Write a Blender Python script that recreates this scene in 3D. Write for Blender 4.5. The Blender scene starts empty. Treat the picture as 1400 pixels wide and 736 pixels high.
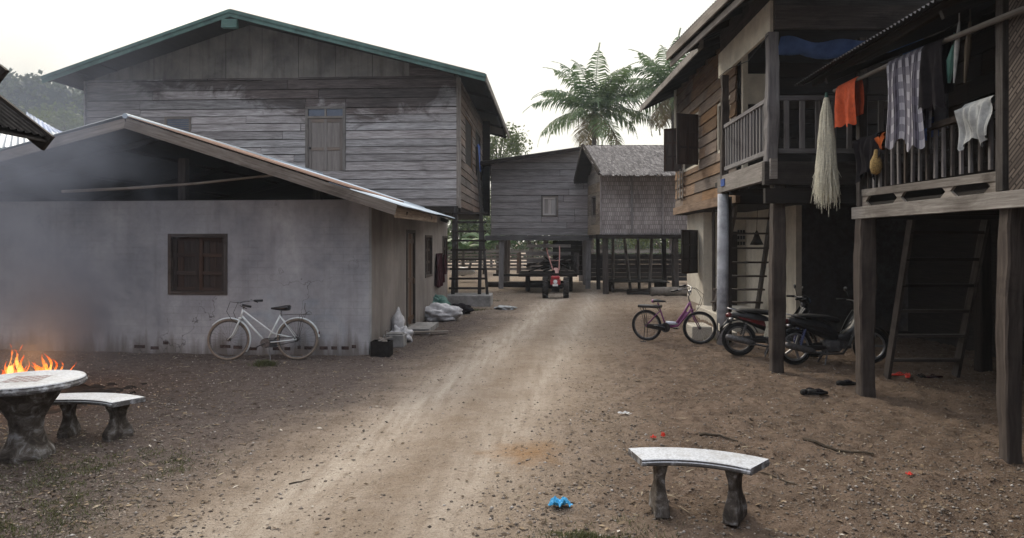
import bpy, math, random
import numpy as np
from mathutils import Vector, Matrix
random.seed(7); rng = np.random.default_rng(7)
SC = bpy.context.scene; COL = SC.collection
H = 1.95; F = 950.0                                   # eye height, focal length (in 1400 px units)
# ---------------------------------------------------------------- camera
cam = bpy.data.cameras.new('camera'); co = bpy.data.objects.new('camera', cam); COL.objects.link(co)
co.location = (0, 0, H); co.rotation_euler = (math.radians(90), 0, 0)
cam.sensor_width = 36; cam.lens = 36*F/1400; cam.shift_x = -40/1400; cam.shift_y = -38/1400
cam.clip_end = 3000; cam.clip_start = .05
SC.camera = co
# ---------------------------------------------------------------- sky and sun
W = bpy.data.worlds.new('World'); SC.world = W; W.use_nodes = True
nt = W.node_tree; nt.nodes.clear()
wo = nt.nodes.new('ShaderNodeOutputWorld'); bg = nt.nodes.new('ShaderNodeBackground')
sky = nt.nodes.new('ShaderNodeTexSky'); sky.sky_type = 'NISHITA'; sky.sun_disc = False
SUN_EL, SUN_AZ = 38, -28                               # azimuth measured from +Y towards +X
sky.sun_elevation = math.radians(SUN_EL); sky.sun_rotation = math.radians(SUN_AZ)
sky.dust_density = 4; sky.air_density = 1.4
tc = nt.nodes.new('ShaderNodeTexCoord'); sx = nt.nodes.new('ShaderNodeSeparateXYZ')
nt.links.new(tc.outputs['Generated'], sx.inputs[0])
rp = nt.nodes.new('ShaderNodeMapRange'); rp.inputs[1].default_value = -1; rp.inputs[2].default_value = .7
nt.links.new(sx.outputs['Y'], rp.inputs[0])
cl = nt.nodes.new('ShaderNodeMixRGB'); cl.inputs[1].default_value = (.42, .46, .54, 1); cl.inputs[2].default_value = (1.0, .97, .865, 1)
nt.links.new(rp.outputs[0], cl.inputs[0])
# overcast veil: the zenith is about three times as bright as the horizon
zr = nt.nodes.new('ShaderNodeValToRGB'); ze = zr.color_ramp.elements
ze[0].position = .0; ze[0].color = (5.6, 5.6, 5.6, 1); ze[1].position = .85; ze[1].color = (16.5, 16.5, 17.5, 1)
z2 = ze.new(.36); z2.color = (6.2, 6.2, 6.2, 1)
nt.links.new(sx.outputs['Z'], zr.inputs[0])
vm = nt.nodes.new('ShaderNodeMixRGB'); vm.blend_type = 'MULTIPLY'; vm.inputs[0].default_value = 1
nt.links.new(zr.outputs[0], vm.inputs[1]); nt.links.new(cl.outputs[0], vm.inputs[2])
mx = nt.nodes.new('ShaderNodeMixRGB'); mx.inputs[0].default_value = .95
nt.links.new(sky.outputs[0], mx.inputs[1]); nt.links.new(vm.outputs[0], mx.inputs[2])
nt.links.new(mx.outputs[0], bg.inputs[0]); bg.inputs[1].default_value = .1
nt.links.new(bg.outputs[0], wo.inputs[0])
sl = bpy.data.lights.new('sun', 'SUN'); so = bpy.data.objects.new('sun', sl); COL.objects.link(so)
sl.energy = 1.3; sl.angle = math.radians(15); sl.color = (1, .9, .74)
a, e = math.radians(SUN_AZ), math.radians(SUN_EL)
so.rotation_euler = Vector((math.sin(a)*math.cos(e), math.cos(a)*math.cos(e), math.sin(e))).to_track_quat('Z', 'Y').to_euler()
SC.view_settings.view_transform = 'Standard'; SC.view_settings.look = 'None'
SC.view_settings.exposure = 1.02; SC.view_settings.gamma = 1
SC.cycles.use_denoising = True; SC.cycles.max_bounces = 6; SC.cycles.volume_bounces = 0
SC.cycles.volume_step_rate = 3; SC.cycles.transparent_max_bounces = 12

# ---------------------------------------------------------------- helpers
V = Vector
def at(x, y, Y): return V(((x-740)*Y/F, Y, H-(y-330)*Y/F))
def gr(x, y):
    Y = H*F/(y-330); return V(((x-740)*Y/F, Y, 0))
ORG = {}
def setp(o, label=None, cat=None, group=None, kind=None):
    if label: o['label'] = label
    if cat: o['category'] = cat
    if group: o['group'] = group
    if kind: o['kind'] = kind
    return o
def thing(name, label, cat, loc=(0,0,0), group=None):
    o = bpy.data.objects.new(name, None); COL.objects.link(o); o.location = loc
    o.empty_display_size = .2
    ORG[o.name] = V(loc); return setp(o, label, cat, group)
def fin(name, me, mat, parent, origin, smooth=False):
    o = bpy.data.objects.new(name, me); COL.objects.link(o)
    org = V((0,0,0))
    if parent is not None: o.parent = parent; org = ORG[parent.name]
    if origin is not None: org = V(origin); o.location = org
    if org.length > 0: me.transform(Matrix.Translation(-org))
    ORG[o.name] = org
    me.materials.append(mat)
    if smooth: me.polygons.foreach_set('use_smooth', np.ones(len(me.polygons), dtype=bool))
    return o
class MB:
    def __init__(s): s.v = []; s.f = []; s.uv = []; s.r = []
    def face(s, idx, uvs, r): s.f.append(idx); s.uv.append(uvs); s.r.append(r)
    def box6(s, c, X, Y, Z, hx, hy, hz, r=None):
        c = V(c); ax = (V(X)*hx, V(Y)*hy, V(Z)*hz); hh = (hx, hy, hz); b = len(s.v)
        L = max(range(3), key=lambda k: hh[k]); r = random.random() if r is None else r
        ou, ov = random.random()*50, random.random()*50
        sg = [(i, j, k) for i in (-1, 1) for j in (-1, 1) for k in (-1, 1)]
        for g in sg: s.v.append(c+ax[0]*g[0]+ax[1]*g[1]+ax[2]*g[2])
        for n in range(3):
            p, q = [k for k in range(3) if k != n]
            if q == L: p, q = q, p
            for d in (-1, 1):
                cyc = [(-1,-1), (1,-1), (1,1), (-1,1)]; idx = []; uv = []
                for (a_, b_) in cyc:
                    g = [0,0,0]; g[n] = d; g[p] = a_; g[q] = b_
                    idx.append(b+sg.index(tuple(g)))
                    uv.append((ou+a_*hh[p], ov+b_*hh[q]+n*.37))
                P = [s.v[i] for i in idx]
                if (P[1]-P[0]).cross(P[2]-P[1]).dot(ax[n]*d) < 0: idx.reverse(); uv.reverse()
                s.face(idx, uv, r)
        return s
    def box(s, x0, x1, y0, y1, z0, z1, r=None):
        return s.box6(((x0+x1)/2, (y0+y1)/2, (z0+z1)/2), (1,0,0), (0,1,0), (0,0,1), abs(x1-x0)/2, abs(y1-y0)/2, abs(z1-z0)/2, r)
    def beam(s, p0, p1, w, h, up=(0,0,1), r=None):
        p0, p1 = V(p0), V(p1); d = (p1-p0); L = d.length; d.normalize(); up = V(up)
        if abs(d.dot(up)) > .98: up = V((0,1,0))
        sd = d.cross(up).normalized(); u2 = sd.cross(d)
        return s.box6((p0+p1)/2, d, sd, u2, L/2, w/2, h/2, r)
    def poly(s, pts, ext, r=None, uvf=None):
        pts = [V(p) for p in pts]; ext = V(ext); n = len(pts); b = len(s.v)
        r = random.random() if r is None else r
        nn = V((0,0,0))
        for i in range(1, n-1): nn += (pts[i]-pts[0]).cross(pts[i+1]-pts[0])
        if nn.dot(ext) > 0: pts.reverse()
        ou, ov = random.random()*50, random.random()*50
        d = (pts[1]-pts[0]).normalized(); best = 0
        for i in range(n):
            e = pts[(i+1) % n]-pts[i]
            if e.length > best: best = e.length; d = e.normalized()
        d2 = d.cross(ext.normalized())
        s.v += pts+[p+ext for p in pts]
        uv = [(ou+(p-pts[0]).dot(d), ov+(p-pts[0]).dot(d2)) for p in pts]
        s.face(list(range(b, b+n)), uv, r)
        s.face([b+n+i for i in range(n)][::-1], uv[::-1], r)
        for i in range(n):
            j = (i+1) % n; l = (pts[j]-pts[i]).length
            s.face([b+i, b+n+i, b+n+j, b+j], [(ou,ov), (ou,ov+ext.length), (ou+l,ov+ext.length), (ou+l,ov)], r)
        return s
    def tube(s, pts, rad, n=8, cap=True, r=None, closed=False):
        pts = [V(p) for p in pts]; m = len(pts); b = len(s.v)
        if not hasattr(rad, '__len__'): rad = [rad]*m
        r = random.random() if r is None else r; ou = random.random()*50
        t0 = (pts[1]-pts[0]).normalized(); ref = V((0,0,1)) if abs(t0.z) < .9 else V((1,0,0))
        nx = t0.cross(ref).normalized(); L = 0
        for i in range(m):
            if closed: t = (pts[(i+1) % m]-pts[i-1]).normalized()
            else: t = (pts[min(i+1, m-1)]-pts[max(i-1, 0)]).normalized()
            nx = (nx-t*nx.dot(t)).normalized(); ny = t.cross(nx)
            for k in range(n):
                a = 2*math.pi*k/n; s.v.append(pts[i]+(nx*math.cos(a)+ny*math.sin(a))*rad[i])
        lens = [0]
        for i in range(1, m+1): lens.append(lens[-1]+(pts[i % m]-pts[i-1]).length)
        for i in range(m if closed else m-1):
            i2 = (i+1) % m
            for k in range(n):
                k2 = (k+1) % n; w = 2*math.pi*max(rad[i], .001)/n
                s.face([b+i*n+k, b+i*n+k2, b+i2*n+k2, b+i2*n+k],
                       [(ou+lens[i], k*w), (ou+lens[i], (k+1)*w), (ou+lens[i+1], (k+1)*w), (ou+lens[i+1], k*w)], r)
        if cap and not closed:
            s.face([b+k for k in range(n)][::-1], [(ou, 0)]*n, r)
            s.face([b+(m-1)*n+k for k in range(n)], [(ou, 0)]*n, r)
        return s
    def lathe(s, c, prof, n=20, axis='z', r=None, M=None):
        c = V(c); b = len(s.v); m = len(prof); r = random.random() if r is None else r
        for (q, z) in prof:
            for k in range(n):
                a = 2*math.pi*k/n; x, y = q*math.cos(a), q*math.sin(a)
                p = V((x, y, z)) if axis == 'z' else (V((x, z, y)) if axis == 'y' else V((z, x, y)))
                if M: p = M @ p
                s.v.append(c+p)
        for i in range(m-1):
            for k in range(n):
                k2 = (k+1) % n; q = [b+i*n+k, b+i*n+k2, b+(i+1)*n+k2, b+(i+1)*n+k]
                if axis == 'y': q.reverse()
                s.face(q, [(k/n, prof[i][1]), ((k+1)/n, prof[i][1]), ((k+1)/n, prof[i+1][1]), (k/n, prof[i+1][1])], r)
        for i, rev in ((0, axis != 'y'), (m-1, axis == 'y')):
            if prof[i][0] > .001:
                q = [b+i*n+k for k in range(n)]
                s.face(q[::-1] if rev else q, [(0, 0)]*n, r)
        return s
    def grid(s, fn, nu, nv, r=None, su=1, sv=1):
        b = len(s.v); r = random.random() if r is None else r
        for j in range(nv+1):
            for i in range(nu+1): s.v.append(V(fn(i/nu, j/nv)))
        for j in range(nv):
            for i in range(nu):
                k = b+j*(nu+1)+i
                s.face([k, k+1, k+nu+2, k+nu+1], [(i/nu*su, j/nv*sv), ((i+1)/nu*su, j/nv*sv), ((i+1)/nu*su, (j+1)/nv*sv), (i/nu*su, (j+1)/nv*sv)], r)
        return s
    def loft(s, secs, n=14, e=2.6, r=None):                 # secs: (x, cz, hw, hh) cross-sections in the YZ plane
        b = len(s.v); r = random.random() if r is None else r
        for (x, cz, hw, hh) in secs:
            for k in range(n):
                a = 2*math.pi*k/n; c_, s_ = math.cos(a), math.sin(a)
                s.v.append(V((x, math.copysign(abs(c_)**(2/e), c_)*hw, cz+math.copysign(abs(s_)**(2/e), s_)*hh)))
        for i in range(len(secs)-1):
            for k in range(n):
                k2 = (k+1) % n
                s.face([b+i*n+k, b+i*n+k2, b+(i+1)*n+k2, b+(i+1)*n+k], [(0, 0), (0, 1), (1, 1), (1, 0)], r)
        s.face([b+k for k in range(n)][::-1], [(0, 0)]*n, r); s.face([b+(len(secs)-1)*n+k for k in range(n)], [(0, 0)]*n, r)
        return s
    def build(s, name, mat, parent=None, origin=None, smooth=False, bevel=0):
        me = bpy.data.meshes.new(name)
        me.from_pydata([tuple(v) for v in s.v], [], s.f)
        uvl = me.uv_layers.new(name='UVMap')
        flat = np.array([c for f in s.uv for p in f for c in p], dtype=np.float32)
        uvl.data.foreach_set('uv', flat)
        at_ = me.attributes.new('rnd', 'FLOAT', 'FACE'); at_.data.foreach_set('value', np.array(s.r, dtype=np.float32))
        o = fin(name, me, mat, parent, origin, smooth)
        if bevel:
            m = o.modifiers.new('bevel', 'BEVEL'); m.width = bevel; m.segments = 2; m.limit_method = 'ANGLE'
        return o
def np_mesh(name, verts, faces, mat, parent=None, origin=None, rnd=None, smooth=False):
    me = bpy.data.meshes.new(name); nv = len(verts); nf, k = faces.shape
    me.vertices.add(nv); me.vertices.foreach_set('co', np.ascontiguousarray(verts, dtype=np.float32).ravel())
    me.loops.add(nf*k); me.loops.foreach_set('vertex_index', np.ascontiguousarray(faces, dtype=np.int32).ravel())
    me.polygons.add(nf); me.polygons.foreach_set('loop_start', np.arange(0, nf*k, k, dtype=np.int32))
    me.update(calc_edges=True)
    if rnd is not None:
        a_ = me.attributes.new('rnd', 'FLOAT', 'FACE'); a_.data.foreach_set('value', rnd.astype(np.float32))
    return fin(name, me, mat, parent, origin, smooth)
def lb(m, O, U, N, u0, u1, n0, n1, z0, z1, r=None):
    O, U, N = V(O), V(U), V(N)
    return m.box6(O+U*(u0+u1)/2+N*(n0+n1)/2+V((0,0,(z0+z1)/2)), U, N, (0,0,1), abs(u1-u0)/2, abs(n1-n0)/2, abs(z1-z0)/2, r)
def clip(poly, a, b, c):                                    # keep a*u+b*z<=c
    out = []
    for i in range(len(poly)):
        p, q = poly[i], poly[(i+1) % len(poly)]; dp, dq = a*p[0]+b*p[1]-c, a*q[0]+b*q[1]-c
        if dp <= 0: out.append(p)
        if dp*dq < 0:
            t = dp/(dp-dq); out.append((p[0]+(q[0]-p[0])*t, p[1]+(q[1]-p[1])*t))
    return out
def planks(m, O, U, N, u0, u1, z0, z1, bh, th=.02, tilt=.02, gap=.008, holes=(), cuts=(), seg=(2.2, 4.5), jit=.1, wav=.004):
    O, U, N = V(O), V(U), V(N); z = z0
    while z < z1-.01:
        h = bh*(1+random.uniform(-jit, jit)); zt = min(z+h, z1)
        spans = []; u = u0
        while u < u1-.01:
            e = min(u+random.uniform(*seg), u1); spans.append((u, e)); u = e
        for hu0, hu1, hz0, hz1 in holes:
            if zt-.02 > hz0 and z+.02 < hz1:
                ns = []
                for sp_ in spans:
                    if len(sp_) == 4: ns.append(sp_); continue
                    a_, b_ = sp_
                    if b_ <= hu0 or a_ >= hu1: ns.append((a_, b_)); continue
                    if a_ < hu0: ns.append((a_, hu0))
                    if b_ > hu1: ns.append((hu1, b_))
                spans = ns
                if z < hz0-.03: spans.append((hu0, hu1, z, hz0))
                if zt > hz1+.03: spans.append((hu0, hu1, hz1, zt))
        for sp_ in spans:
            a_, b_ = sp_[:2]; za, zb = sp_[2:] if len(sp_) == 4 else (z, zt)
            w = lambda: random.uniform(-wav, wav)
            p = [(a_+gap/2, za+gap/2+w()), (b_-gap/2, za+gap/2+w()), (b_-gap/2, zb-gap/2+w()), (a_+gap/2, zb-gap/2+w())]
            for c in cuts: p = clip(p, *c)
            if len(p) < 3: continue
            r = random.random(); b = len(m.v); n = len(p); ou, ov = random.random()*50, random.random()*50
            nf = random.uniform(0, .004)
            fr = [O+U*q[0]+V((0,0,q[1]))+N*(th+nf+tilt*(1-(q[1]-z)/h)) for q in p]
            bk = [O+U*q[0]+V((0,0,q[1])) for q in p]
            uv = [(ou+q[0], ov+q[1]) for q in p]
            m.v += fr+bk
            flip = U.cross(V((0,0,1))).dot(N) < 0
            f1 = list(range(b, b+n)); m.face(f1[::-1] if flip else f1, uv[::-1] if flip else uv, r)
            for i in range(n):
                j = (i+1) % n; q = [b+i, b+n+i, b+n+j, b+j]; quv = [uv[i], uv[i], uv[j], uv[j]]
                m.face(q[::-1] if flip else q, quv, r)
        z = zt
    return m
def rough_post(m, X, Y, w, z0, z1, d=None, seed=0):          # hewn post: uneven, slightly bowed, worn at the foot
    rd = random.Random(int(X*97+Y*31)+seed); n = 14; b = len(m.v); d = d or w; ph = rd.random()*6
    for i in range(n+1):
        t = i/n; cx = X+.012*math.sin(t*3+ph)+rd.gauss(0, .003); cy = Y+.012*math.sin(t*4+ph*2); k = 1+.07*math.sin(t*7+ph)+rd.gauss(0, .02)-(.10 if i == 1 else 0)
        for (sx_, sy_) in ((-1,-.8),(-.8,-1),(.8,-1),(1,-.8),(1,.8),(.8,1),(-.8,1),(-1,.8)):
            m.v.append(V((cx+sx_*w/2*k+rd.gauss(0, .003), cy+sy_*d/2*k+rd.gauss(0, .003), z0+(z1-z0)*t)))
    for i in range(n):
        for j in range(8):
            j2 = (j+1) % 8; L = (z1-z0)/n; m.face([b+i*8+j, b+i*8+j2, b+(i+1)*8+j2, b+(i+1)*8+j], [(i*L, j*.08), (i*L, j*.08+.08), (i*L+L, j*.08+.08), (i*L+L, j*.08)], .5)
    m.face([b+n*8+j for j in range(8)], [(0,0)]*8, .5); m.face([b+j for j in range(8)][::-1], [(0,0)]*8, .5)
def corrugated(m, A, B, C, D, pitch=.09, amp=.012, nv=3):   # A-B eave, D-C ridge; waves run along A->B
    A, B, C, D = V(A), V(B), V(C), V(D); L = (B-A).length; n = max(8, int(L/pitch*5))
    nn = (B-A).cross(D-A).normalized()
    if nn.z < 0: nn = -nn
    def fn(u, v):
        p = (A.lerp(B, u)).lerp(D.lerp(C, u), v)
        return p+nn*(amp*math.sin(u*L/pitch*2*math.pi)+.006*math.sin(v*17+u*L*1.3))
    b = len(m.v); m.grid(fn, n, nv, r=.5, su=L, sv=(D-A).length)
    for i in range(len(m.f)-n*nv, len(m.f)):                 # sheet-by-sheet variation
        k = (i-(len(m.f)-n*nv)) % n; m.r[i] = (math.sin(int(k/n*L/.8)*12.99)*43758.5) % 1
    return m

# ---------------------------------------------------------------- materials
def mat(name):
    m = bpy.data.materials.new(name); m.use_nodes = True; t = m.node_tree
    b = t.nodes['Principled BSDF']; return m, t, b
def N_(t, k, **kw):
    n = t.nodes.new(k)
    for a_, v in kw.items(): setattr(n, a_, v)
    return n
def ramp(t, src, stops):
    r = N_(t, 'ShaderNodeValToRGB'); e = r.color_ramp.elements
    while len(e) < len(stops): e.new(.5)
    for i, (p, c) in enumerate(stops):
        e[i].position = p; e[i].color = (*c, 1) if len(c) == 3 else c
    t.links.new(src, r.inputs[0]); return r.outputs[0]
def mapping(t, src, scale=(1,1,1), loc=(0,0,0)):
    m = N_(t, 'ShaderNodeMapping'); m.inputs['Scale'].default_value = scale; m.inputs['Location'].default_value = loc
    t.links.new(src, m.inputs[0]); return m.outputs[0]
def noise(t, src, sc, det=5, ro=.6, dist=0):
    n = N_(t, 'ShaderNodeTexNoise'); n.inputs['Scale'].default_value = sc; n.inputs['Detail'].default_value = det
    n.inputs['Roughness'].default_value = ro; n.inputs['Distortion'].default_value = dist
    t.links.new(src, n.inputs['Vector']); return n.outputs['Fac']
def mix(t, f, a_, b_, mode='MIX'):
    m = N_(t, 'ShaderNodeMixRGB', blend_type=mode)
    for i, x in enumerate((f, a_, b_)):
        if isinstance(x, (int, float)): m.inputs[i].default_value = x if i == 0 else (x, x, x, 1)
        elif isinstance(x, tuple): m.inputs[i].default_value = (*x, 1)
        else: t.links.new(x, m.inputs[i])
    return m.outputs[0]
def mth(t, op, a_, b_=0, clamp=False):
    m = N_(t, 'ShaderNodeMath', operation=op); m.use_clamp = clamp
    for i, x in enumerate((a_, b_)):
        if isinstance(x, (int, float)): m.inputs[i].default_value = x
        else: t.links.new(x, m.inputs[i])
    return m.outputs[0]
def bump(t, b, h, st=.5, d=.01):
    n = N_(t, 'ShaderNodeBump'); n.inputs['Strength'].default_value = st; n.inputs['Distance'].default_value = d
    t.links.new(h, n.inputs['Height']); t.links.new(n.outputs[0], b.inputs['Normal'])
def tcs(t, k='Object'): return N_(t, 'ShaderNodeTexCoord').outputs[k]
def attr(t): return N_(t, 'ShaderNodeAttribute', attribute_name='rnd').outputs['Fac']
def wood(name, light, dark, stain=None, stain_sc=.5, stain_lo=.5, var=.55, rough=.85, st=.6):
    m, t, b = mat(name); uv = tcs(t, 'UV'); ob = tcs(t)
    g = noise(t, mapping(t, uv, (1.3, 26, 1)), 1.6, 8, .68, .4)
    g2 = noise(t, mapping(t, uv, (.5, 5, 1)), 1.5, 4, .6)
    c = mix(t, ramp(t, g, [(.3, (0,0,0)), (.68, (1,1,1))]), dark, light)
    c = mix(t, mth(t, 'MULTIPLY', ramp(t, g2, [(.38, (0,0,0)), (.7, (1,1,1))]), .55), c, mix(t, .5, dark, light, 'MULTIPLY'))
    r = attr(t); hsv = N_(t, 'ShaderNodeHueSaturation')
    t.links.new(mth(t, 'ADD', mth(t, 'MULTIPLY', r, var), 1-var*.5), hsv.inputs['Value'])
    t.links.new(mth(t, 'ADD', mth(t, 'MULTIPLY', mth(t, 'FRACT', mth(t, 'MULTIPLY', r, 7.3)), .7), .6), hsv.inputs['Saturation'])
    t.links.new(c, hsv.inputs['Color']); c = hsv.outputs[0]
    if stain:
        s = noise(t, mapping(t, ob, (1, 1, 1.8)), stain_sc, 6, .65, .6)
        c = mix(t, ramp(t, s, [(stain_lo, (0,0,0)), (stain_lo+.14, (.85,.85,.85))]), c, mix(t, .8, c, stain, 'MULTIPLY'))
    t.links.new(c, b.inputs['Base Color']); b.inputs['Roughness'].default_value = rough
    b.inputs['Specular IOR Level'].default_value = .25
    bump(t, b, g, st, .008); return m
def plain(name, c, rough=.6, metal=0, var=.12, sc=8, bm=0, spec=.4):
    m, t, b = mat(name); ob = tcs(t); g = noise(t, ob, sc, 5, .65)
    d = tuple(max(0, x*(1-var*2.4)) for x in c); l = tuple(x*(1+var) for x in c)
    t.links.new(ramp(t, g, [(.3, d), (.7, l)]), b.inputs['Base Color'])
    b.inputs['Roughness'].default_value = rough; b.inputs['Metallic'].default_value = metal
    b.inputs['Specular IOR Level'].default_value = spec
    if bm: bump(t, b, g, bm, .01)
    return m
def leafmat(name, c1, c2, trans=.35):
    m, t, b = mat(name); r = attr(t)
    col = ramp(t, r, [(0, c1), (1, c2)]); t.links.new(col, b.inputs['Base Color'])
    b.inputs['Roughness'].default_value = .55; b.inputs['Specular IOR Level'].default_value = .3
    tr = N_(t, 'ShaderNodeBsdfTranslucent'); t.links.new(col, tr.inputs[0])
    ms = N_(t, 'ShaderNodeMixShader'); ms.inputs[0].default_value = trans
    t.links.new(b.outputs[0], ms.inputs[1]); t.links.new(tr.outputs[0], ms.inputs[2])
    t.links.new(ms.outputs[0], t.nodes['Material Output'].inputs[0]); return m
def plaster(name, base, dirt, sc=.7, streak=.5, grime=(.10,.085,.07), gz=.7):
    m, t, b = mat(name); ob = tcs(t)
    n1 = noise(t, ob, sc, 7, .62, .3); n2 = noise(t, mapping(t, ob, (3.5, 3.5, .35)), 1.5, 6, .6); n3 = noise(t, ob, 9, 6, .7)
    c = mix(t, ramp(t, n1, [(.36, (1,1,1)), (.66, (0,0,0))]), base, dirt)
    c = mix(t, mth(t, 'MULTIPLY', ramp(t, n2, [(.5, (0,0,0)), (.68, (1,1,1))]), streak), c, mix(t, 1, c, (.55,.52,.5), 'MULTIPLY'))
    c = mix(t, mth(t, 'MULTIPLY', ramp(t, n3, [(.35, (1,1,1)), (.6, (0,0,0))]), .22), c, (.16,.16,.17))
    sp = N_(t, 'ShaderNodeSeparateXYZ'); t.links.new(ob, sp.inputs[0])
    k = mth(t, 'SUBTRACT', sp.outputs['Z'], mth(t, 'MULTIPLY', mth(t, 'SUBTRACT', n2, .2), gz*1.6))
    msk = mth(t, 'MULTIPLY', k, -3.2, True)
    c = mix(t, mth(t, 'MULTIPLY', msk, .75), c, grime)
    t.links.new(c, b.inputs['Base Color']); b.inputs['Roughness'].default_value = .92; b.inputs['Specular IOR Level'].default_value = .15
    bump(t, b, mix(t, .5, n1, n3), .35, .02); return m
def tin(name, base, rust, lo=.5, rough=.5, metal=.35):
    m, t, b = mat(name); ob = tcs(t); n1 = noise(t, ob, .9, 8, .7, .4); n2 = noise(t, ob, 14, 4, .6)
    f = ramp(t, n1, [(lo, (0,0,0)), (lo+.12, (1,1,1))])
    c = mix(t, f, mix(t, mth(t, 'MULTIPLY', n2, .5), base, tuple(x*.55 for x in base)), mix(t, n2, rust, tuple(x*.35 for x in rust)))
    hs = N_(t, 'ShaderNodeHueSaturation'); t.links.new(mth(t, 'ADD', mth(t, 'MULTIPLY', attr(t), .4), .8), hs.inputs['Value']); t.links.new(c, hs.inputs['Color'])
    t.links.new(hs.outputs[0], b.inputs['Base Color']); b.inputs['Roughness'].default_value = rough; b.inputs['Metallic'].default_value = metal
    bump(t, b, n2, .2, .004); return m
M = {}
M['grey_wood'] = wood('weathered_grey_boards', (.24,.225,.22), (.10,.094,.098), (.4,.37,.36), .42, .56, .6)
def stained_boards():
    m = wood('rain_stained_grey_boards', (.52,.495,.485), (.11,.095,.092), (.36,.33,.32), .42, .56, .5); t = m.node_tree; b = t.nodes['Principled BSDF']
    src = b.inputs['Base Color'].links[0].from_socket; ob = tcs(t); sp = N_(t, 'ShaderNodeSeparateXYZ'); t.links.new(ob, sp.inputs[0])
    n = noise(t, mapping(t, ob, (.8, .8, 1.3)), .9, 7, .68, .8)
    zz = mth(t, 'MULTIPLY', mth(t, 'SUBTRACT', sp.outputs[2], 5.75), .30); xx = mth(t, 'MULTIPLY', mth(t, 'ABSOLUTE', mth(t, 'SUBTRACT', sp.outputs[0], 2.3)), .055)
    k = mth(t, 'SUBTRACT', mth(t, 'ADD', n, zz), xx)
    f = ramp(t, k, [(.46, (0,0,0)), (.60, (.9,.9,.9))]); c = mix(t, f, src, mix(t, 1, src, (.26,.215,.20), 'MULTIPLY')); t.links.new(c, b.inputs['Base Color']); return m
M['stained'] = stained_boards()
M['grey_wood_dark'] = wood('weathered_dark_boards', (.42,.395,.39), (.17,.155,.155), (.45,.43,.44), .6, .56, .4)
M['warm_wood'] = wood('warm_brown_boards', (.26,.175,.115), (.11,.068,.042), (.5,.45,.4), .8, .5, .55)
M['post_wood'] = wood('grey_brown_post_wood', (.105,.086,.075), (.032,.024,.02), (.4,.38,.36), 1.4, .5, .35)
M['pale_wood'] = wood('sun_bleached_timber', (.30,.275,.25), (.12,.10,.085), (.4,.37,.35), 1.2, .5, .4)
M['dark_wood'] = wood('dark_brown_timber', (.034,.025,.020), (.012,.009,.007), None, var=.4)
M['shutter'] = wood('dark_shutter_wood', (.070,.046,.036), (.024,.016,.013), None, var=.5)
M['grey_dark_wall'] = plaster('shade_dark_render', (.050,.042,.038), (.028,.023,.021), .6, .3)  # base colour darkened to hold the shade under the balcony house
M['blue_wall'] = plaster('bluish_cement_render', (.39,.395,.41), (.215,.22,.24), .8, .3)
def courses(m):
    t = m.node_tree; b = t.nodes['Principled BSDF']; src = b.inputs['Base Color'].links[0].from_socket; ob = tcs(t)
    sp = N_(t, 'ShaderNodeSeparateXYZ'); t.links.new(ob, sp.inputs[0]); cb = N_(t, 'ShaderNodeCombineXYZ'); t.links.new(sp.outputs[0], cb.inputs[0]); t.links.new(sp.outputs[2], cb.inputs[1])
    br = N_(t, 'ShaderNodeTexBrick'); t.links.new(cb.outputs[0], br.inputs[0]); br.inputs['Scale'].default_value = 1; br.inputs['Brick Width'].default_value = .34; br.inputs['Row Height'].default_value = .115; br.inputs['Mortar Size'].default_value = .012
    br.inputs['Mortar Smooth'].default_value = 1; k = mth(t, 'MULTIPLY', br.outputs['Fac'], mth(t, 'MULTIPLY', ramp(t, noise(t, ob, 1.1, 5, .6), [(.42, (0,0,0)), (.62, (1,1,1))]), .38))
    c = mix(t, k, src, mix(t, 1, src, (.62,.6,.58), 'MULTIPLY'))
    vo = N_(t, 'ShaderNodeTexVoronoi', feature='DISTANCE_TO_EDGE'); vo.inputs['Scale'].default_value = .55; ad = N_(t, 'ShaderNodeVectorMath', operation='ADD'); nn = N_(t, 'ShaderNodeTexNoise'); nn.inputs['Scale'].default_value = 2.5; nn.inputs['Detail'].default_value = 6
    t.links.new(ob, nn.inputs['Vector']); t.links.new(ob, ad.inputs[0]); t.links.new(nn.outputs['Color'], ad.inputs[1]); t.links.new(ad.outputs[0], vo.inputs['Vector'])
    ck = mth(t, 'MULTIPLY', mth(t, 'LESS_THAN', vo.outputs['Distance'], .0035), ramp(t, noise(t, ob, .7, 3, .5), [(.5, (0,0,0)), (.6, (.7,.7,.7))]))
    c = mix(t, ck, c, (.07,.065,.065)); t.links.new(c, b.inputs['Base Color'])
courses(M['blue_wall'])
M['brown_wall'] = plaster('brownish_cement_render', (.27,.24,.22), (.15,.13,.118), .6, .45)
M['cream_wall'] = plaster('cream_render', (.60,.56,.48), (.42,.38,.31), .8, .3, (.25,.2,.15), .3)
M['cream'] = plain('cream_painted_board', (.55,.51,.42), .7, 0, .12, 3)
M['concrete'] = plain('grey_concrete', (.27,.26,.25), .9, 0, .2, 5, .4, .2)
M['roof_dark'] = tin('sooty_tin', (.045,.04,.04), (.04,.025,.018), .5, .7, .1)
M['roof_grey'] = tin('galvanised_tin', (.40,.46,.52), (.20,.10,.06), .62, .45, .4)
M['roof_rust'] = tin('rusted_tin', (.22,.12,.08), (.19,.085,.045), .42, .75, .1)
M['roof_blue'] = tin('blue_tin', (.20,.28,.46), (.12,.12,.16), .66, .5, .1)
M['roof_big'] = tin('reddish_roof_sheet', (.17,.12,.11), (.20,.09,.06), .5, .75, .05)
M['green_trim'] = plain('green_painted_fascia', (.075,.145,.125), .6, 0, .2, 2.5, .1)
M['panel'] = plaster('stained_fibre_sheet', (.25,.23,.20), (.12,.11,.10), .9, .7, (.14,.12,.1), .1)
M['glass'] = plain('dusty_glass', (.10,.12,.16), .25, 0, .1, 6, 0, .6)
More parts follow.
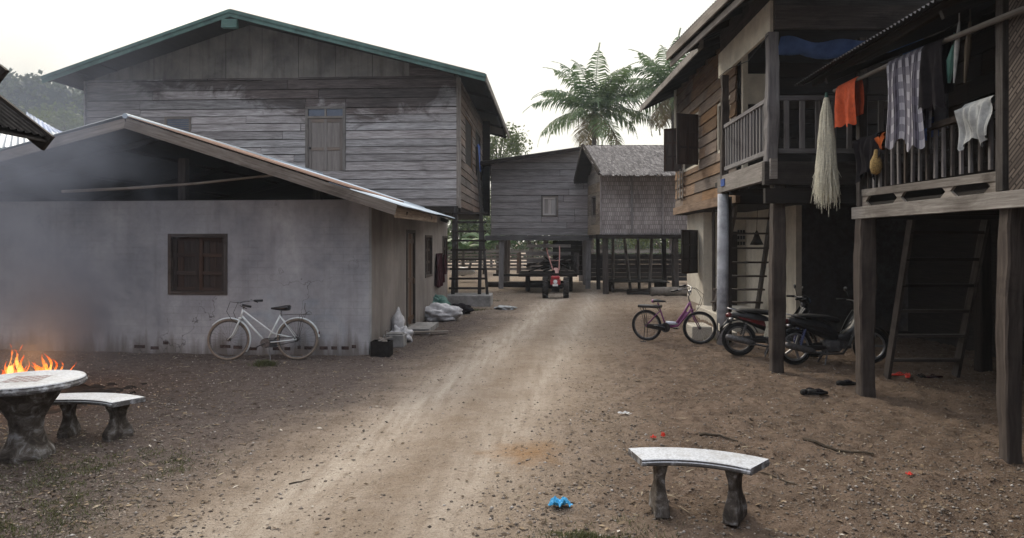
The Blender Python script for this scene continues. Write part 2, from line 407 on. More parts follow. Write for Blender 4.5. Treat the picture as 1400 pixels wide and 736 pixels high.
M['black'] = plain('black_rubber', (.010,.009,.009), .75, 0, .1, 30, 0, .3)
M['blackp'] = plain('black_plastic', (.007,.006,.007), .4, 0, .1, 10, 0, .5)
M['chrome'] = plain('dull_chrome', (.32,.32,.33), .38, .9, .1, 20)
M['steel'] = plain('dull_steel', (.13,.125,.125), .55, .6, .2, 25)
M['tan_rim'] = plain('aged_gum_tyre', (.20,.165,.13), .7, 0, .15, 20)
M['white_paint'] = plain('old_white_paint', (.62,.66,.66), .4, 0, .12, 9)
M['purple'] = plain('purple_paint', (.20,.055,.16), .35, 0, .12, 9)
M['silver'] = plain('pale_silver_paint', (.42,.45,.52), .4, 0, .12, 9)
M['red'] = plain('faded_red_paint', (.40,.028,.035), .38, 0, .15, 12)
M['darkred'] = plain('dark_red_plastic', (.085,.008,.010), .35, 0, .15, 12)
M['white'] = plain('white_plastic', (.7,.7,.7), .45, 0, .08, 9)
M['cord'] = plain('black_cable', (.02,.02,.02), .6)
M['orange'] = plain('orange_cloth', (.42,.075,.03), .85, 0, .15, 14, .3, .1)
M['net'] = plain('off_white_net', (.70,.67,.55), .9, 0, .14, 40, .5, .05)
M['grey_cloth'] = plain('pale_grey_cloth', (.36,.37,.37), .9, 0, .15, 12, .3, .05)
M['dark_cloth'] = plain('dark_cloth', (.016,.014,.016), .95, 0, .2, 10, .3, .05)
M['maroon_cloth'] = plain('dark_maroon_cloth', (.045,.018,.022), .95, 0, .2, 10, .3, .05)
M['blue_cloth'] = plain('blue_cloth', (.07,.12,.33), .9, 0, .2, 10, .3, .05)
M['tarp'] = plain('blue_tarpaulin', (.08,.15,.36), .6, 0, .2, 3, .2)
M['green_cloth'] = plain('green_plastic_sack', (.04,.12,.10), .6, 0, .2, 8, .3)
M['sack'] = plain('white_woven_sack', (.56,.55,.56), .8, 0, .14, 12, .5, .1)
M['ltblue'] = plain('turquoise_plastic_bag', (.06,.36,.62), .4, 0, .12, 15)
M['redbag'] = plain('red_plastic_wrapper', (.65,.05,.03), .4, 0, .12, 15)
M['paper'] = plain('pale_litter', (.55,.54,.52), .7, 0, .12, 15)
M['stick'] = wood('broken_stick', (.10,.075,.05), (.04,.03,.02), None)
M['soot_shade'] = plain('charred_wood', (.018,.016,.015), .95, 0, .3, 14, .5, .1)  # char and soot; also puts shade into the near shed roof
def stone():
    m, t, b = mat('mossy_cast_stone'); ob = tcs(t); n1 = noise(t, ob, 9, 7, .7, .6); n2 = noise(t, ob, 30, 5, .7)
    c = ramp(t, n1, [(.34, (.022,.018,.015)), (.47, (.075,.062,.052)), (.56, (.16,.145,.13)), (.66, (.36,.36,.37))])
    c = mix(t, mth(t, 'MULTIPLY', n2, .5), c, (.06,.05,.042)); t.links.new(c, b.inputs['Base Color']); b.inputs['Roughness'].default_value = .95; b.inputs['Specular IOR Level'].default_value = .15
    bump(t, b, mth(t, 'ADD', n1, mth(t, 'MULTIPLY', n2, .4)), .8, .012); return m
M['stone'] = stone()
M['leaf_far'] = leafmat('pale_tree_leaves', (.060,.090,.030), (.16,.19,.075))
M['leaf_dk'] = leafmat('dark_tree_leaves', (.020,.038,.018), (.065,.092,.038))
M['banana'] = leafmat('banana_leaves', (.05,.10,.04), (.11,.17,.07))
M['palm'] = leafmat('palm_leaflets', (.04,.085,.035), (.15,.21,.085), .35)
M['palm_dry'] = leafmat('dry_palm_fronds', (.11,.085,.04), (.20,.16,.08), .2)
M['bark'] = plain('palm_bark', (.12,.105,.09), .95, 0, .25, 6, .6, .1)
M['grass'] = leafmat('short_grass', (.045,.045,.022), (.125,.135,.055), .3)
M['hill'] = plain('wooded_hill', (.022,.034,.030), .95, 0, .35, .06, .5, .1)
M['tyre_dusty'] = plain('dusty_tyre', (.045,.040,.036), .9, 0, .2, 20, .2)

def woven(name, a_, b_, sc=7.0):
    m, t, b = mat(name); uv = tcs(t, 'UV'); ob = tcs(t)
    br = N_(t, 'ShaderNodeTexBrick'); rot = name.startswith('near'); br.offset = .5; br.inputs['Scale'].default_value = sc
    br.inputs['Color1'].default_value = (*a_, 1); br.inputs['Color2'].default_value = (*b_, 1); br.inputs['Mortar'].default_value = (*[x*.45 for x in b_], 1)
    br.inputs['Mortar Size'].default_value = .035; br.inputs['Brick Width'].default_value = .34; br.inputs['Row Height'].default_value = .8
    mp_ = mapping(t, uv, (1, 1, 1)); t.links.new(mp_, br.inputs[0])
    if rot: mp_.node.inputs['Rotation'].default_value = (0, 0, math.radians(38)); br.inputs['Brick Width'].default_value = 1.1; br.inputs['Row Height'].default_value = .17; br.offset = .33
    n1 = noise(t, ob, 1.3, 6, .65); n2 = noise(t, mapping(t, uv, (60, 6, 1)), 1, 3, .6)
    c = mix(t, mth(t, 'MULTIPLY', n2, .5), br.outputs[0], tuple(x*.4 for x in b_))
    c = mix(t, ramp(t, n1, [(.35, (.75,.75,.75)), (.65, (0,0,0))]), c, mix(t, 1, c, (.5,.48,.48), 'MULTIPLY'))
    t.links.new(c, b.inputs['Base Color']); b.inputs['Roughness'].default_value = .9; b.inputs['Specular IOR Level'].default_value = .15
    bump(t, b, br.outputs['Fac'], -.5, .01); return m
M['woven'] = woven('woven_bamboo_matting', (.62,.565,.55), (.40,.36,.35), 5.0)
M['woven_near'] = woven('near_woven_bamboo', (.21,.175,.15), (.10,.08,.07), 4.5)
def thatchmat():
    m, t, b = mat('grey_thatch'); uv = tcs(t, 'UV'); r = attr(t)
    t.links.new(ramp(t, r, [(0, (.11,.10,.095)), (.6, (.19,.175,.165)), (1, (.27,.25,.235))]), b.inputs['Base Color'])
    b.inputs['Roughness'].default_value = .95; b.inputs['Specular IOR Level'].default_value = .1; return m
M['thatch'] = thatchmat()
def plaid():
    m, t, b = mat('plaid_sarong'); uv = tcs(t, 'UV'); sp = N_(t, 'ShaderNodeSeparateXYZ'); t.links.new(uv, sp.inputs[0])
    def st(o, k, w):
        return mth(t, 'LESS_THAN', mth(t, 'FRACT', mth(t, 'MULTIPLY', o, k)), w)
    a_ = st(sp.outputs[0], 5.5, .45); b_ = st(sp.outputs[1], 11, .5); c_ = st(sp.outputs[0], 22, .25)
    c = mix(t, mth(t, 'MULTIPLY', a_, .8), (.02,.018,.03), (.34,.34,.38)); c = mix(t, mth(t, 'MULTIPLY', b_, .6), c, (.05,.045,.07))
    c = mix(t, mth(t, 'MULTIPLY', c_, .4), c, (.20,.19,.25))
    t.links.new(c, b.inputs['Base Color']); b.inputs['Roughness'].default_value = .95; return m
M['plaid'] = plaid()
def checker():
    m, t, b = mat('terrazzo_with_board'); ob = tcs(t); n = noise(t, ob, 60, 4, .7); n1 = noise(t, ob, 3, 6, .7, .5)
    c = mix(t, ramp(t, n, [(.45, (.62,.63,.64)), (.6, (.46,.47,.48))]), (.5,.5,.5), (.5,.5,.5), 'MIX')
    c = ramp(t, n, [(.42, (.47,.49,.52)), (.62, (.30,.31,.33))])
    c = mix(t, ramp(t, n1, [(.52, (0,0,0)), (.72, (.8,.8,.8))]), c, (.26,.25,.22))
    return m, t, b, c, ob
m_, t_, b_, c_, ob_ = checker(); m_.name = 'speckled_terrazzo'
nz_ = N_(t_, 'ShaderNodeNewGeometry').outputs['True Normal']; sz_ = N_(t_, 'ShaderNodeSeparateXYZ'); t_.links.new(nz_, sz_.inputs[0])
e_ = mth(t_, 'MULTIPLY', mth(t_, 'LESS_THAN', sz_.outputs[2], .6), ramp(t_, noise(t_, ob_, 11, 5, .7), [(.34, (0,0,0)), (.50, (1,1,1))]))
c_ = mix(t_, mth(t_, 'MULTIPLY', e_, .9), c_, (.045,.038,.035)); c_ = mix(t_, mth(t_, 'MULTIPLY', ramp(t_, noise(t_, ob_, 5, 7, .7, .6), [(.5, (0,0,0)), (.62, (1,1,1))]), .45), c_, (.22,.20,.18))
t_.links.new(c_, b_.inputs['Base Color']); b_.inputs['Roughness'].default_value = .6; M['terrazzo'] = m_
def boardmat():
    m, t, b = mat('painted_game_board'); uv = tcs(t, 'UV'); ch = N_(t, 'ShaderNodeTexChecker'); ch.inputs['Scale'].default_value = 8
    ch.inputs[1].default_value = (.17,.11,.11,1); ch.inputs[2].default_value = (.30,.29,.29,1)
    t.links.new(uv, ch.inputs[0]); t.links.new(ch.outputs[0], b.inputs['Base Color']); b.inputs['Roughness'].default_value = .7; return m
M['board'] = boardmat()

# ---------------------------------------------------------------- ground
def vnoise(x, y, sc, seed):
    r = np.random.default_rng(seed).random((256, 256)); xs, ys = x*sc+1000, y*sc+1000
    xi, yi = np.floor(xs).astype(int), np.floor(ys).astype(int); fx, fy = xs-xi, ys-yi
    fx = fx*fx*(3-2*fx); fy = fy*fy*(3-2*fy); g = lambda i, j: r[i % 256, j % 256]
    return (g(xi, yi)*(1-fx)*(1-fy)+g(xi+1, yi)*fx*(1-fy)+g(xi, yi+1)*(1-fx)*fy+g(xi+1, yi+1)*fx*fy)-.5
def roadc(Y): return -2.2+.165*Y-.0014*Y*Y
def ghz(x, y):
    near = np.clip((45-y)/15, 0, 1)*np.clip((y+8)/4, 0, 1)
    d = np.abs(x-(roadc(y)-.55)); d2 = np.abs(x-(roadc(y)+.75))
    off = np.clip((np.abs(x-roadc(y))-1.2)/1.0, 0, 1)
    z = vnoise(x, y, .5, 1)*.035+vnoise(x, y, 1.7, 2)*.022+(vnoise(x, y, 5, 3)*.016+vnoise(x, y, 13, 4)*.012)*(.35+.65*off)
    rt = np.clip((x-roadc(y)-1.0)/.8, 0, 1); z += (np.abs(vnoise(x, y, 4.2, 6))*.075+vnoise(x, y, 9, 7)*.036)*rt-.012*rt+vnoise(x, y, 22, 8)*.010*(.4+.6*off)
    z -= .02*np.exp(-(d/.3)**2)+.016*np.exp(-(d2/.32)**2); z += (vnoise((x-roadc(y))*7, y*.5, 1, 9))*.012*(1-off)
    z += .03*np.clip(off, 0, 1)*0-.0
    return (z)*near
def axis(lo, hi, st, far):
    a_ = np.arange(lo, hi, st); g = [hi]; s = st
    while g[-1] < far: s *= 1.35; g.append(g[-1]+s)
    l = [lo]; s = st
    while l[-1] > -far: s *= 1.35; l.append(l[-1]-s)
    return np.concatenate([np.array(l[1:][::-1]), a_, np.array(g)])
xs = axis(-9.5, 8.5, .045, 900); ys = axis(2.8, 26, .05, 900)
XX, YY = np.meshgrid(xs, ys); ZZ = ghz(XX, YY)
vt = np.stack([XX, YY, ZZ], -1).reshape(-1, 3); nx_, ny_ = len(xs), len(ys)
ii = (np.arange(ny_-1)[:, None]*nx_+np.arange(nx_-1)[None, :]).ravel()
fc = np.stack([ii, ii+1, ii+nx_+1, ii+nx_], -1)
def groundmat():
    m, t, b = mat('village_earth'); ob = tcs(t); sp = N_(t, 'ShaderNodeSeparateXYZ'); t.links.new(ob, sp.inputs[0]); X, Y = sp.outputs[0], sp.outputs[1]
    rc = mth(t, 'ADD', mth(t, 'ADD', mth(t, 'MULTIPLY', Y, .165), -2.2), mth(t, 'MULTIPLY', mth(t, 'MULTIPLY', Y, Y), -.0014))
    w1 = noise(t, ob, .5, 5, .6); w2 = noise(t, ob, 2.2, 7, .7); w3 = noise(t, ob, 22, 5, .75); w4 = noise(t, ob, 85, 3, .7)
    d = mth(t, 'SUBTRACT', X, rc); dj = mth(t, 'ADD', d, mth(t, 'ADD', mth(t, 'MULTIPLY', mth(t, 'SUBTRACT', w1, .5), 1.5), mth(t, 'MULTIPLY', mth(t, 'SUBTRACT', w2, .5), 1.0)))
    ad = mth(t, 'ABSOLUTE', dj)
    ad = mth(t, 'ABSOLUTE', mth(t, 'SUBTRACT', dj, .2)); road = mth(t, 'MULTIPLY', mth(t, 'SUBTRACT', 2.15, ad), .8, True)               # 1 inside, fades out
    far = mth(t, 'MULTIPLY', mth(t, 'SUBTRACT', Y, 17), .2, True)                     # yard between the far houses is bare too
    road = mth(t, 'MAXIMUM', road, mth(t, 'MULTIPLY', far, .85))
    leftm = mth(t, 'MULTIPLY', mth(t, 'ADD', mth(t, 'MULTIPLY', dj, -1), -.6), 1.2, True)
    gravel = mix(t, w3, (.070,.053,.046), (.185,.150,.132)); sand = mix(t, w3, (.150,.105,.078), (.27,.200,.150))
    sand = mix(t, ramp(t, w2, [(.42, (.7,.7,.7)), (.62, (0,0,0))]), sand, (.12,.088,.065))
    side = mix(t, leftm, sand, gravel)
    rd = mix(t, w3, (.275,.218,.168), (.41,.340,.272))
    strk = noise(t, mapping(t, ob, (7, .45, 1), (0, 0, 0)), 1.2, 6, .7, .3); rd = mix(t, mth(t, 'MULTIPLY', ramp(t, strk, [(.35, (1,1,1)), (.55, (0,0,0))]), .4), rd, (.24,.19,.14))
    rd = mix(t, ramp(t, w2, [(.40, (.65,.65,.65)), (.60, (0,0,0))]), rd, (.25,.19,.135))
    c = mix(t, road, side, rd)
    def track(off, w):
        k = mth(t, 'ABSOLUTE', mth(t, 'SUBTRACT', mth(t, 'ADD', d, mth(t, 'MULTIPLY', mth(t, 'SUBTRACT', w1, .5), .5)), off))
        return mth(t, 'SUBTRACT', 1, mth(t, 'MULTIPLY', k, 1/w), True)
    st = noise(t, mapping(t, ob, (9, .8, 1)), 1, 5, .6)
    trk = mth(t, 'MULTIPLY', mth(t, 'MAXIMUM', track(-.5, .62), mth(t, 'MULTIPLY', track(.75, .5), .75)), ramp(t, st, [(.3, (.2,.2,.2)), (.6, (1,1,1))]))
    c = mix(t, mth(t, 'MULTIPLY', trk, .8), c, (.55,.48,.40))
    # orange clay patch in front of the bench
    vd = N_(t, 'ShaderNodeVectorMath', operation='DISTANCE'); t.links.new(ob, vd.inputs[0]); vd.inputs[1].default_value = (-.13, 6.35, 0)
    pt = mth(t, 'SUBTRACT', 1.0, mth(t, 'MULTIPLY', mth(t, 'ADD', vd.outputs['Value'], mth(t, 'MULTIPLY', mth(t, 'SUBTRACT', w2, .5), 1.2)), 2.0), True)
    c = mix(t, mth(t, 'MULTIPLY', pt, .75), c, (.30,.17,.075))
    # black ash-stained soil near the fire
    vd = N_(t, 'ShaderNodeVectorMath', operation='DISTANCE'); t.links.new(ob, vd.inputs[0]); vd.inputs[1].default_value = (-6.3, 8.0, 0)
    pt = mth(t, 'SUBTRACT', 1.6, mth(t, 'MULTIPLY', mth(t, 'ADD', vd.outputs['Value'], mth(t, 'MULTIPLY', mth(t, 'SUBTRACT', w2, .5), 2.5)), .55), True)
    c = mix(t, mth(t, 'MULTIPLY', pt, .7), c, (.045,.038,.034))
    w5 = noise(t, ob, 9, 4, .7, .5)
    c = mix(t, mth(t, 'MULTIPLY', ramp(t, w5, [(.36, (1,1,1)), (.52, (0,0,0))]), mth(t, 'SUBTRACT', .75, mth(t, 'MULTIPLY', road, .5))), c, mix(t, 1, c, (.52,.47,.43), 'MULTIPLY'))
    c = mix(t, mth(t, 'MULTIPLY', ramp(t, w4, [(.36, (1,1,1)), (.5, (0,0,0))]), .55), c, mix(t, 1, c, (.38,.34,.32), 'MULTIPLY'))
    c = mix(t, mth(t, 'MULTIPLY', ramp(t, w4, [(.64, (0,0,0)), (.74, (1,1,1))]), .4), c, (.52,.48,.43))
    t.links.new(c, b.inputs['Base Color']); b.inputs['Roughness'].default_value = .95; b.inputs['Specular IOR Level'].default_value = .12
    bump(t, b, mth(t, 'ADD', mth(t, 'MULTIPLY', w3, 1.0), mth(t, 'ADD', mth(t, 'MULTIPLY', w4, .4), mth(t, 'MULTIPLY', w5, .8))), 1.0, .045); return m
g = np_mesh('ground', vt, fc, groundmat(), smooth=True); setp(g, kind='structure')
def gz(x, y): return float(ghz(np.array([float(x)]), np.array([float(y)]))[0])

# ================================================================ WHITE CEMENT HOUSE (left, near)
def solid_wall(m, O, U, N, u0, u1, z0, z1, th, holes=()):
    us = sorted({u0, u1, *[h[0] for h in holes], *[h[1] for h in holes]}); 
    for a_, b_ in zip(us[:-1], us[1:]):
        hs = sorted([(h[2], h[3]) for h in holes if h[0] <= a_+1e-6 and h[1] >= b_-1e-6]); z = z0
        for h0, h1 in hs+[(z1, z1)]:
            if h0 > z+1e-6: lb(m, O, U, N, a_, b_, -th, 0, z, h0, r=.5)
            z = h1
def hitu(O, U, x):                                          # distance along a wall seen at picture column x
    k = (x-740)/F; return (k*O[1]-O[0])/(U[0]-k*U[1])
def window(par, O, U, N, u0, u1, z0, z1, fm, sm, panes=3, leaves=2, depth=-.05, name='window', shutter='shutter'):
    f = MB(); w = .06
    for a_ in ((u0, u0+w), (u1-w, u1)): lb(f, O, U, N, a_[0], a_[1], depth-.04, .018, z0, z1)
    for a_ in ((z0, z0+w), (z1-w, z1)): lb(f, O, U, N, u0+w, u1-w, depth-.04, .016, a_[0], a_[1])
    fo = f.build(name, fm, par, bevel=.004)
    uw = (u1-u0-2*w-.01)/leaves
    for k in range(leaves):
        a_ = u0+w+.005+k*uw; b_ = a_+uw-.006; s = MB(); q = .065
        for (c, d) in ((a_, a_+q), (b_-q, b_)): lb(s, O, U, N, c, d, depth-.02, depth+.015, z0+w+.004, z1-w-.004)
        hz = (z1-z0-2*w)/panes
        for j in range(panes+1):
            zc = z0+w+j*hz; zc = min(max(zc, z0+w+.004+q/2), z1-w-.004-q/2)
            lb(s, O, U, N, a_+q, b_-q, depth-.018, depth+.012, zc-q/2, zc+q/2)
        n = 3; pw = (b_-a_-2*q)/n
        for j in range(n): lb(s, O, U, N, a_+q+j*pw+.002, a_+q+(j+1)*pw-.002, depth-.03, depth-.012-.003*(j % 2), z0+w+.02, z1-w-.02)
        s.build(shutter, sm, fo, bevel=.003)
    return fo
WA, WU = V((-2.93, 11.8, 0)), V((-.995, .1006, 0)).normalized(); WN = V((-.1006, -.995, 0)).normalized()
WB = V((-2.78, 20.6, 0)); SU = (WB-WA).normalized(); SN = V((SU.y, -SU.x, 0))
wh = thing('cement_house', 'low blue-grey cement house with open dark gable and tin roof behind the white bicycle', 'house', (-6.6, 13, 0))
wu0, wu1 = hitu(WA, WU, 311), hitu(WA, WU, 230); WZ0, WZ1 = 1.02, 2.08
m = MB(); solid_wall(m, WA, WU, WN, 0, 8.6, -.1, 2.66, .14, [(wu0, wu1, WZ0, WZ1)])
# exposed bricks along the base
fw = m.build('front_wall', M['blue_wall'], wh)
brm = plain('sooty_brick', (.075,.055,.05), .95, 0, .3, 12, .5, .1)
for x0, x1, y_ in ((338, 352, 477), (372, 385, 477), (388, 398, 477), (406, 412, 475), (415, 432, 476), (436, 449, 476), (452, 462, 476), (466, 478, 476), (480, 488, 474), (205, 218, 476), (222, 231, 469), (300, 316, 474), (318, 332, 475), (183, 199, 474)):
    a_, b_ = hitu(WA, WU, x1), hitu(WA, WU, x0); Yw = (WA+WU*a_).y; z = H-(y_-330)*Yw/F
    br = MB(); lb(br, WA, WU, WN, a_+.012, b_-.012, -.01, .004+random.random()*.004, z-.028, z+.028); br.build('bare_brick', brm, fw, bevel=.004)
m = MB(); L2 = (WB-WA).length
d0, d1 = hitu(WA, SU, 555.5), hitu(WA, SU, 567); s0, s1 = hitu(WA, SU, 581), hitu(WA, SU, 590.5); t0, t1 = hitu(WA, SU, 605), hitu(WA, SU, 611.2)
solid_wall(m, WA, SU, SN, .14, L2, -.1, 2.66, .14, [(d0, d1, .1, 2.2), (s0, s1, 1.05, 2.1), (t0, t1, 1.05, 2.1)])
lb(m, WA, SU, SN, 0, .14, -.14, 0, 2.66, 2.68, r=.5)
sw = m.build('side_wall', M['brown_wall'], wh)
m = MB(); lb(m, WB, WU, WN*-1, 0.14, 8.6, -.14, 0, -.1, 2.66); m.build('rear_wall', M['brown_wall'], wh)
m = MB(); m.poly([V((-2.9, 20.45, 2.6)), V((-6.6, 20.3, 3.85)), V((-11.4, 20.7, 2.75)), V((-11.4, 20.7, 2.6))], (0,.03,0)); m.build('rear_gable', M['dark_wood'], wh)
m = MB(); lb(m, WA+WU*8.6, SU, SN*-1, 0, L2, -.14, 0, -.1, 3.0); m.build('far_side_wall', M['brown_wall'], wh)
window(wh, WA, WU, WN, wu0, wu1, WZ0, WZ1, M['post_wood'], M['shutter'])
window(wh, WA, SU, SN, s0, s1, 1.05, 2.1, M['post_wood'], M['shutter']); window(wh, WA, SU, SN, t0, t1, 1.05, 2.1, M['post_wood'], M['shutter'])
f = MB()
for a_, b_ in ((d0, d0+.07), (d1-.07, d1)): lb(f, WA, SU, SN, a_, b_, -.1, .02, .1, 2.2)
lb(f, WA, SU, SN, d0+.07, d1-.07, -.1, .018, 2.13, 2.2); dr = f.build('door_frame', M['post_wood'], wh)
f = MB(); n = 4
for k in range(n): lb(f, WA, SU, SN, d0+.07+k*(d1-d0-.14)/n+.003, d0+.07+(k+1)*(d1-d0-.14)/n-.003, -.07, -.035+.006*(k % 2), .12, 2.12)
for z in (.25, 1.1, 1.95): lb(f, WA, SU, SN, d0+.08, d1-.08, -.035, -.012, z-.05, z+.05)
lb(f, WA, SU, SN, d1-.16, d1-.13, -.02, .03, 1.0, 1.12)
f.build('door', wood('brown_door_wood', (.16,.095,.06), (.06,.035,.022)), wh)
f = MB(); lb(f, WA, SU, SN, d0-.1, d1+.25, .0, .5, -.05, .09); f.build('door_step', M['concrete'], wh)
# gable posts, roof frame
for x in (230, 420):
    f = MB(); u = hitu(WA, WU, x); lb(f, WA, WU, WN, u-.07, u+.07, -.5, -.38, 2.0, 3.45 if x < 300 else 2.9); f.build('gable_post', M['post_wood'], wh)
RF = V((-6.64, 11.1, 3.94)); RR = V((-6.6, 20.9, 3.94)); EF = V((-2.32, 11.1, 2.55)); ER = V((-2.62, 20.2, 2.66))
LF = V((-11.7, 11.6, 2.74)); LR = V((-11.7, 21.2, 2.74))
def P4(u, v): return EF.lerp(ER, u).lerp(RF.lerp(RR, u), v)
up = V((0,0,.02))
m = MB(); corrugated(m, P4(0, .17)+up, P4(.55, .17)+up, P4(.55, 1)+up, P4(0, 1)+up); m.build('roof_rusty', M['roof_rust'], wh).name = 'roof_sheet'
m = MB(); corrugated(m, P4(0, -.03), P4(1, -.03), P4(1, .25), P4(0, .25)); corrugated(m, P4(.53, .2)+up, P4(1, .2)+up, P4(1, 1)+up, P4(.53, 1)+up); m.build('roof_sheet', M['roof_grey'], wh)
m = MB(); corrugated(m, LF, LR, RR+up*2, RF+up*2); m.build('roof_sheet', M['roof_grey'], wh)
m = MB(); dn = V((0,0,-.1)); m.beam(EF+dn, RF+dn, .03, .17); m.beam(RF+dn+V((0,.005,0)), LF+dn, .03, .15); m.build('rake_board', M['pale_wood'], wh)
m = MB(); m.beam(EF+V((-.02,.02,-.12)), P4(.62, 0)+V((-.02,0,-.12)), .03, .2); m.build('eave_board', wood('stained_eave_board', (.30,.24,.19), (.11,.075,.05)), wh)
m = MB()
for v in (.12, .4, .7): m.beam(P4(-.0, v)+V((0,.05,-.07)), P4(1, v)+V((0,0,-.07)), .06, .08)
for v in (.2, .5, .8): m.beam(LF.lerp(RF, v)+V((0,.05,-.07)), LR.lerp(RR, v)+V((0,0,-.07)), .06, .08)
m.tube([RF+V((0,.06,-.06)), RR+V((0,0,-.06))], .05)
for t in (.12, .5, .9):
    for a_, b_ in ((EF.lerp(ER, t), RF.lerp(RR, t)), (LF.lerp(LR, t), RF.lerp(RR, t))): m.beam(a_+V((0,0,-.15)), b_+V((0,0,-.15)), .05, .1)
m.build('roof_frame', M['dark_wood'], wh)
m = MB(); r = at(170, 164, 11.0); m.tube([RF+V((0,-.02,.01)), RR+V((0,0,.03))], .045, 8); m.build('ridge_cap', M['roof_grey'], wh)
m = MB(); m.tube([at(85, 262, 11.75), at(170, 258, 11.7), at(270, 251, 11.65), at(380, 239, 11.6)], [.025, .024, .022, .018]); setp(m.build('bamboo_pole', M['pale_wood'], None, origin=(-6, 11.7, 2.6)), 'thin pale pole slung across the dark open gable of the cement house', 'pole')
# dark jacket on side wall
u = hitu(WA, SU, 598); c0 = WA+SU*u
m = MB(); m.grid(lambda a, b: c0+SU*((a-.5)*(.85+.3*b))+SN*(.05+.05*math.sin(a*19+b*2)+.03*math.sin(a*41))+V((0,0,1.62-.93*b*(1-.25*abs(a-.45)))), 26, 10)
m.grid(lambda a, b: c0+SU*(.35+a*.24+b*.1)+SN*(.12+.04*math.sin(a*9))+V((0,0,1.58-.55*b)), 6, 6)
o = m.build('jacket', M['maroon_cloth'], None, origin=c0+V((0,0,1)), smooth=True); setp(o, 'dark maroon jacket hanging on the side wall between the door and the ladder', 'jacket')

# ================================================================ BIG GABLED WOODEN HOUSE (left, behind)
BA = V((-2.6, 22, 0)); BL = V((-14.86, 22.7, 0)); BU = (BL-BA).normalized(); BN = V((BU.y, -BU.x, 0)).normalized()
if BN.y > 0: BN = -BN
bw = (BL-BA).length
bh = thing('gabled_house', 'large grey weathered plank house with green gable trim rising behind the cement house', 'house', (-8.5, 26, 0))
rz = lambda X: 7.02+.254*(-1.7-X) if X > -9.42 else 8.98-.321*(-9.42-X)
# roof lines as cuts in (u,z): X ~ -2.6+BU.x*u
c1 = (-.254, 1, rz(-2.6)-.06); c2 = (.321, 1, 8.9+.321*((-9.42+2.6)/BU.x))
pu = hitu(BA, BU, 560); dpx = [hitu(BA, BU, x) for x in (473, 418)]; lpx = [hitu(BA, BU, x) for x in (262, 226)]
m = MB(); planks(m, BA, BU, BN, 0, bw, 3.04, 7.2, .27, .02, .026, .016, seg=(3.5, 7), jit=.16, wav=.009, holes= [(dpx[0], dpx[1], 4.2, 6.26), (lpx[0], lpx[1], 5.45, 5.98)], cuts=[c1, c2])
planks(m, BA, BU, BN, 0, pu, 7.2, 9.2, .27, .02, .02, .014, [], [c1, c2]); m.build('front_boards', M['stained'], bh)
m = MB(); poly = lambda u0, u1, z0, z1: clip(clip([(u0, z0), (u1, z0), (u1, z1), (u0, z1)], *c1), *c2)
u = pu; k = 0
while u < bw:
    p = poly(u+.004, min(u+1.19, bw), 7.2 if k != 3 else 7.12, 9.3)
    if len(p) > 2: m.poly([BA+BU*q[0]+BN*(.012+.006*(k % 2))+V((0,0,q[1])) for q in p], BN*.008)
    u += 1.2; k += 1
m.build('gable_panel', M['panel'], bh)
m = MB(); p = clip(clip([(0, 3.04), (bw, 3.04), (bw, 9.3), (0, 9.3)], *c1), *c2); m.poly([BA+BU*q[0]-BN*.03+V((0,0,q[1])) for q in p], BN*-.03); m.build('inner_lining', M['dark_wood'], bh)
BS = V((-2.55, 30, 0)); bsu = (BS-BA).normalized(); bsn = V((1, 0, 0))
w1 = [hitu(BA, bsu, x) for x in (635, 645)]; w2 = [hitu(BA, bsu, x) for x in (649, 656)]
sidem = wood('brown_grey_side_boards', (.22,.175,.15), (.08,.06,.05), (.4,.36,.35), .7, .5)
m = MB(); planks(m, BA, bsu, bsn, 0.03, 8, 3.04, 7.1, .27, .02, .022, .014, [(w1[0], w1[1], 4.55, 6.25), (w2[0], w2[1], 4.5, 6.3)]); m.build('side_boards', sidem, bh)
m = MB(); lb(m, BA, bsu, bsn, 0.03, 8, -.05, -.02, 3.04, 7.1); lb(m, BA, BU, BN, .05, bw, -7.9, -7.8, 3.04, 7.1); m.build('inner_lining', M['dark_wood'], bh)
m = MB(); m.box6(BL+V((0,3.9,5.1)), (0,1,0), (1,0,0), (0,0,1), 4, .02, 2.05); m.build('far_side_boards', M['grey_wood_dark'], bh)
m = MB(); lb(m, BA, BU, BN, -.055, .075, .0, .06, 3.0, 7.12); lb(m, BA, bsu, bsn, -.03, .06, 0.02, .055, 3.0, 7.1); m.build('corner_trim', M['pale_wood'], bh)
window(bh, BA, bsu, bsn, w1[0], w1[1], 4.55, 6.25, M['warm_wood'], M['shutter']); window(bh, BA, bsu, bsn, w2[0], w2[1], 4.5, 6.3, M['post_wood'], M['shutter'])
f = MB()   # upper door with glazed transom
O_, a0, a1 = BA, dpx[0], dpx[1]
for q in ((a0, a0+.09), (a1-.09, a1)): lb(f, O_, BU, BN, q[0], q[1], -.02, .055, 4.2, 6.26)
for q in ((6.18, 6.26), (5.88, 5.95)): lb(f, O_, BU, BN, a0+.09, a1-.09, -.02, .05, *q)
lb(f, O_, BU, BN, (a0+a1)/2-.03, (a0+a1)/2+.03, -.02, .045, 5.95, 6.18)
df = f.build('door_frame', M['pale_wood'], bh)
f = MB(); lb(f, O_, BU, BN, a0+.09, (a0+a1)/2-.03, -.01, .01, 5.95, 6.18); lb(f, O_, BU, BN, (a0+a1)/2+.03, a1-.09, -.01, .01, 5.95, 6.18); f.build('transom', M['glass'], df)
f = MB(); lb(f, O_, BU, BN, a0+.1, a1-.1, -.02, .015, 4.2, 5.87)
for q in ((a0+.1, a0+.2), ((a0+a1)/2-.05, (a0+a1)/2+.05), (a1-.2, a1-.1)): lb(f, O_, BU, BN, q[0], q[1], .015, .035, 4.22, 5.86)
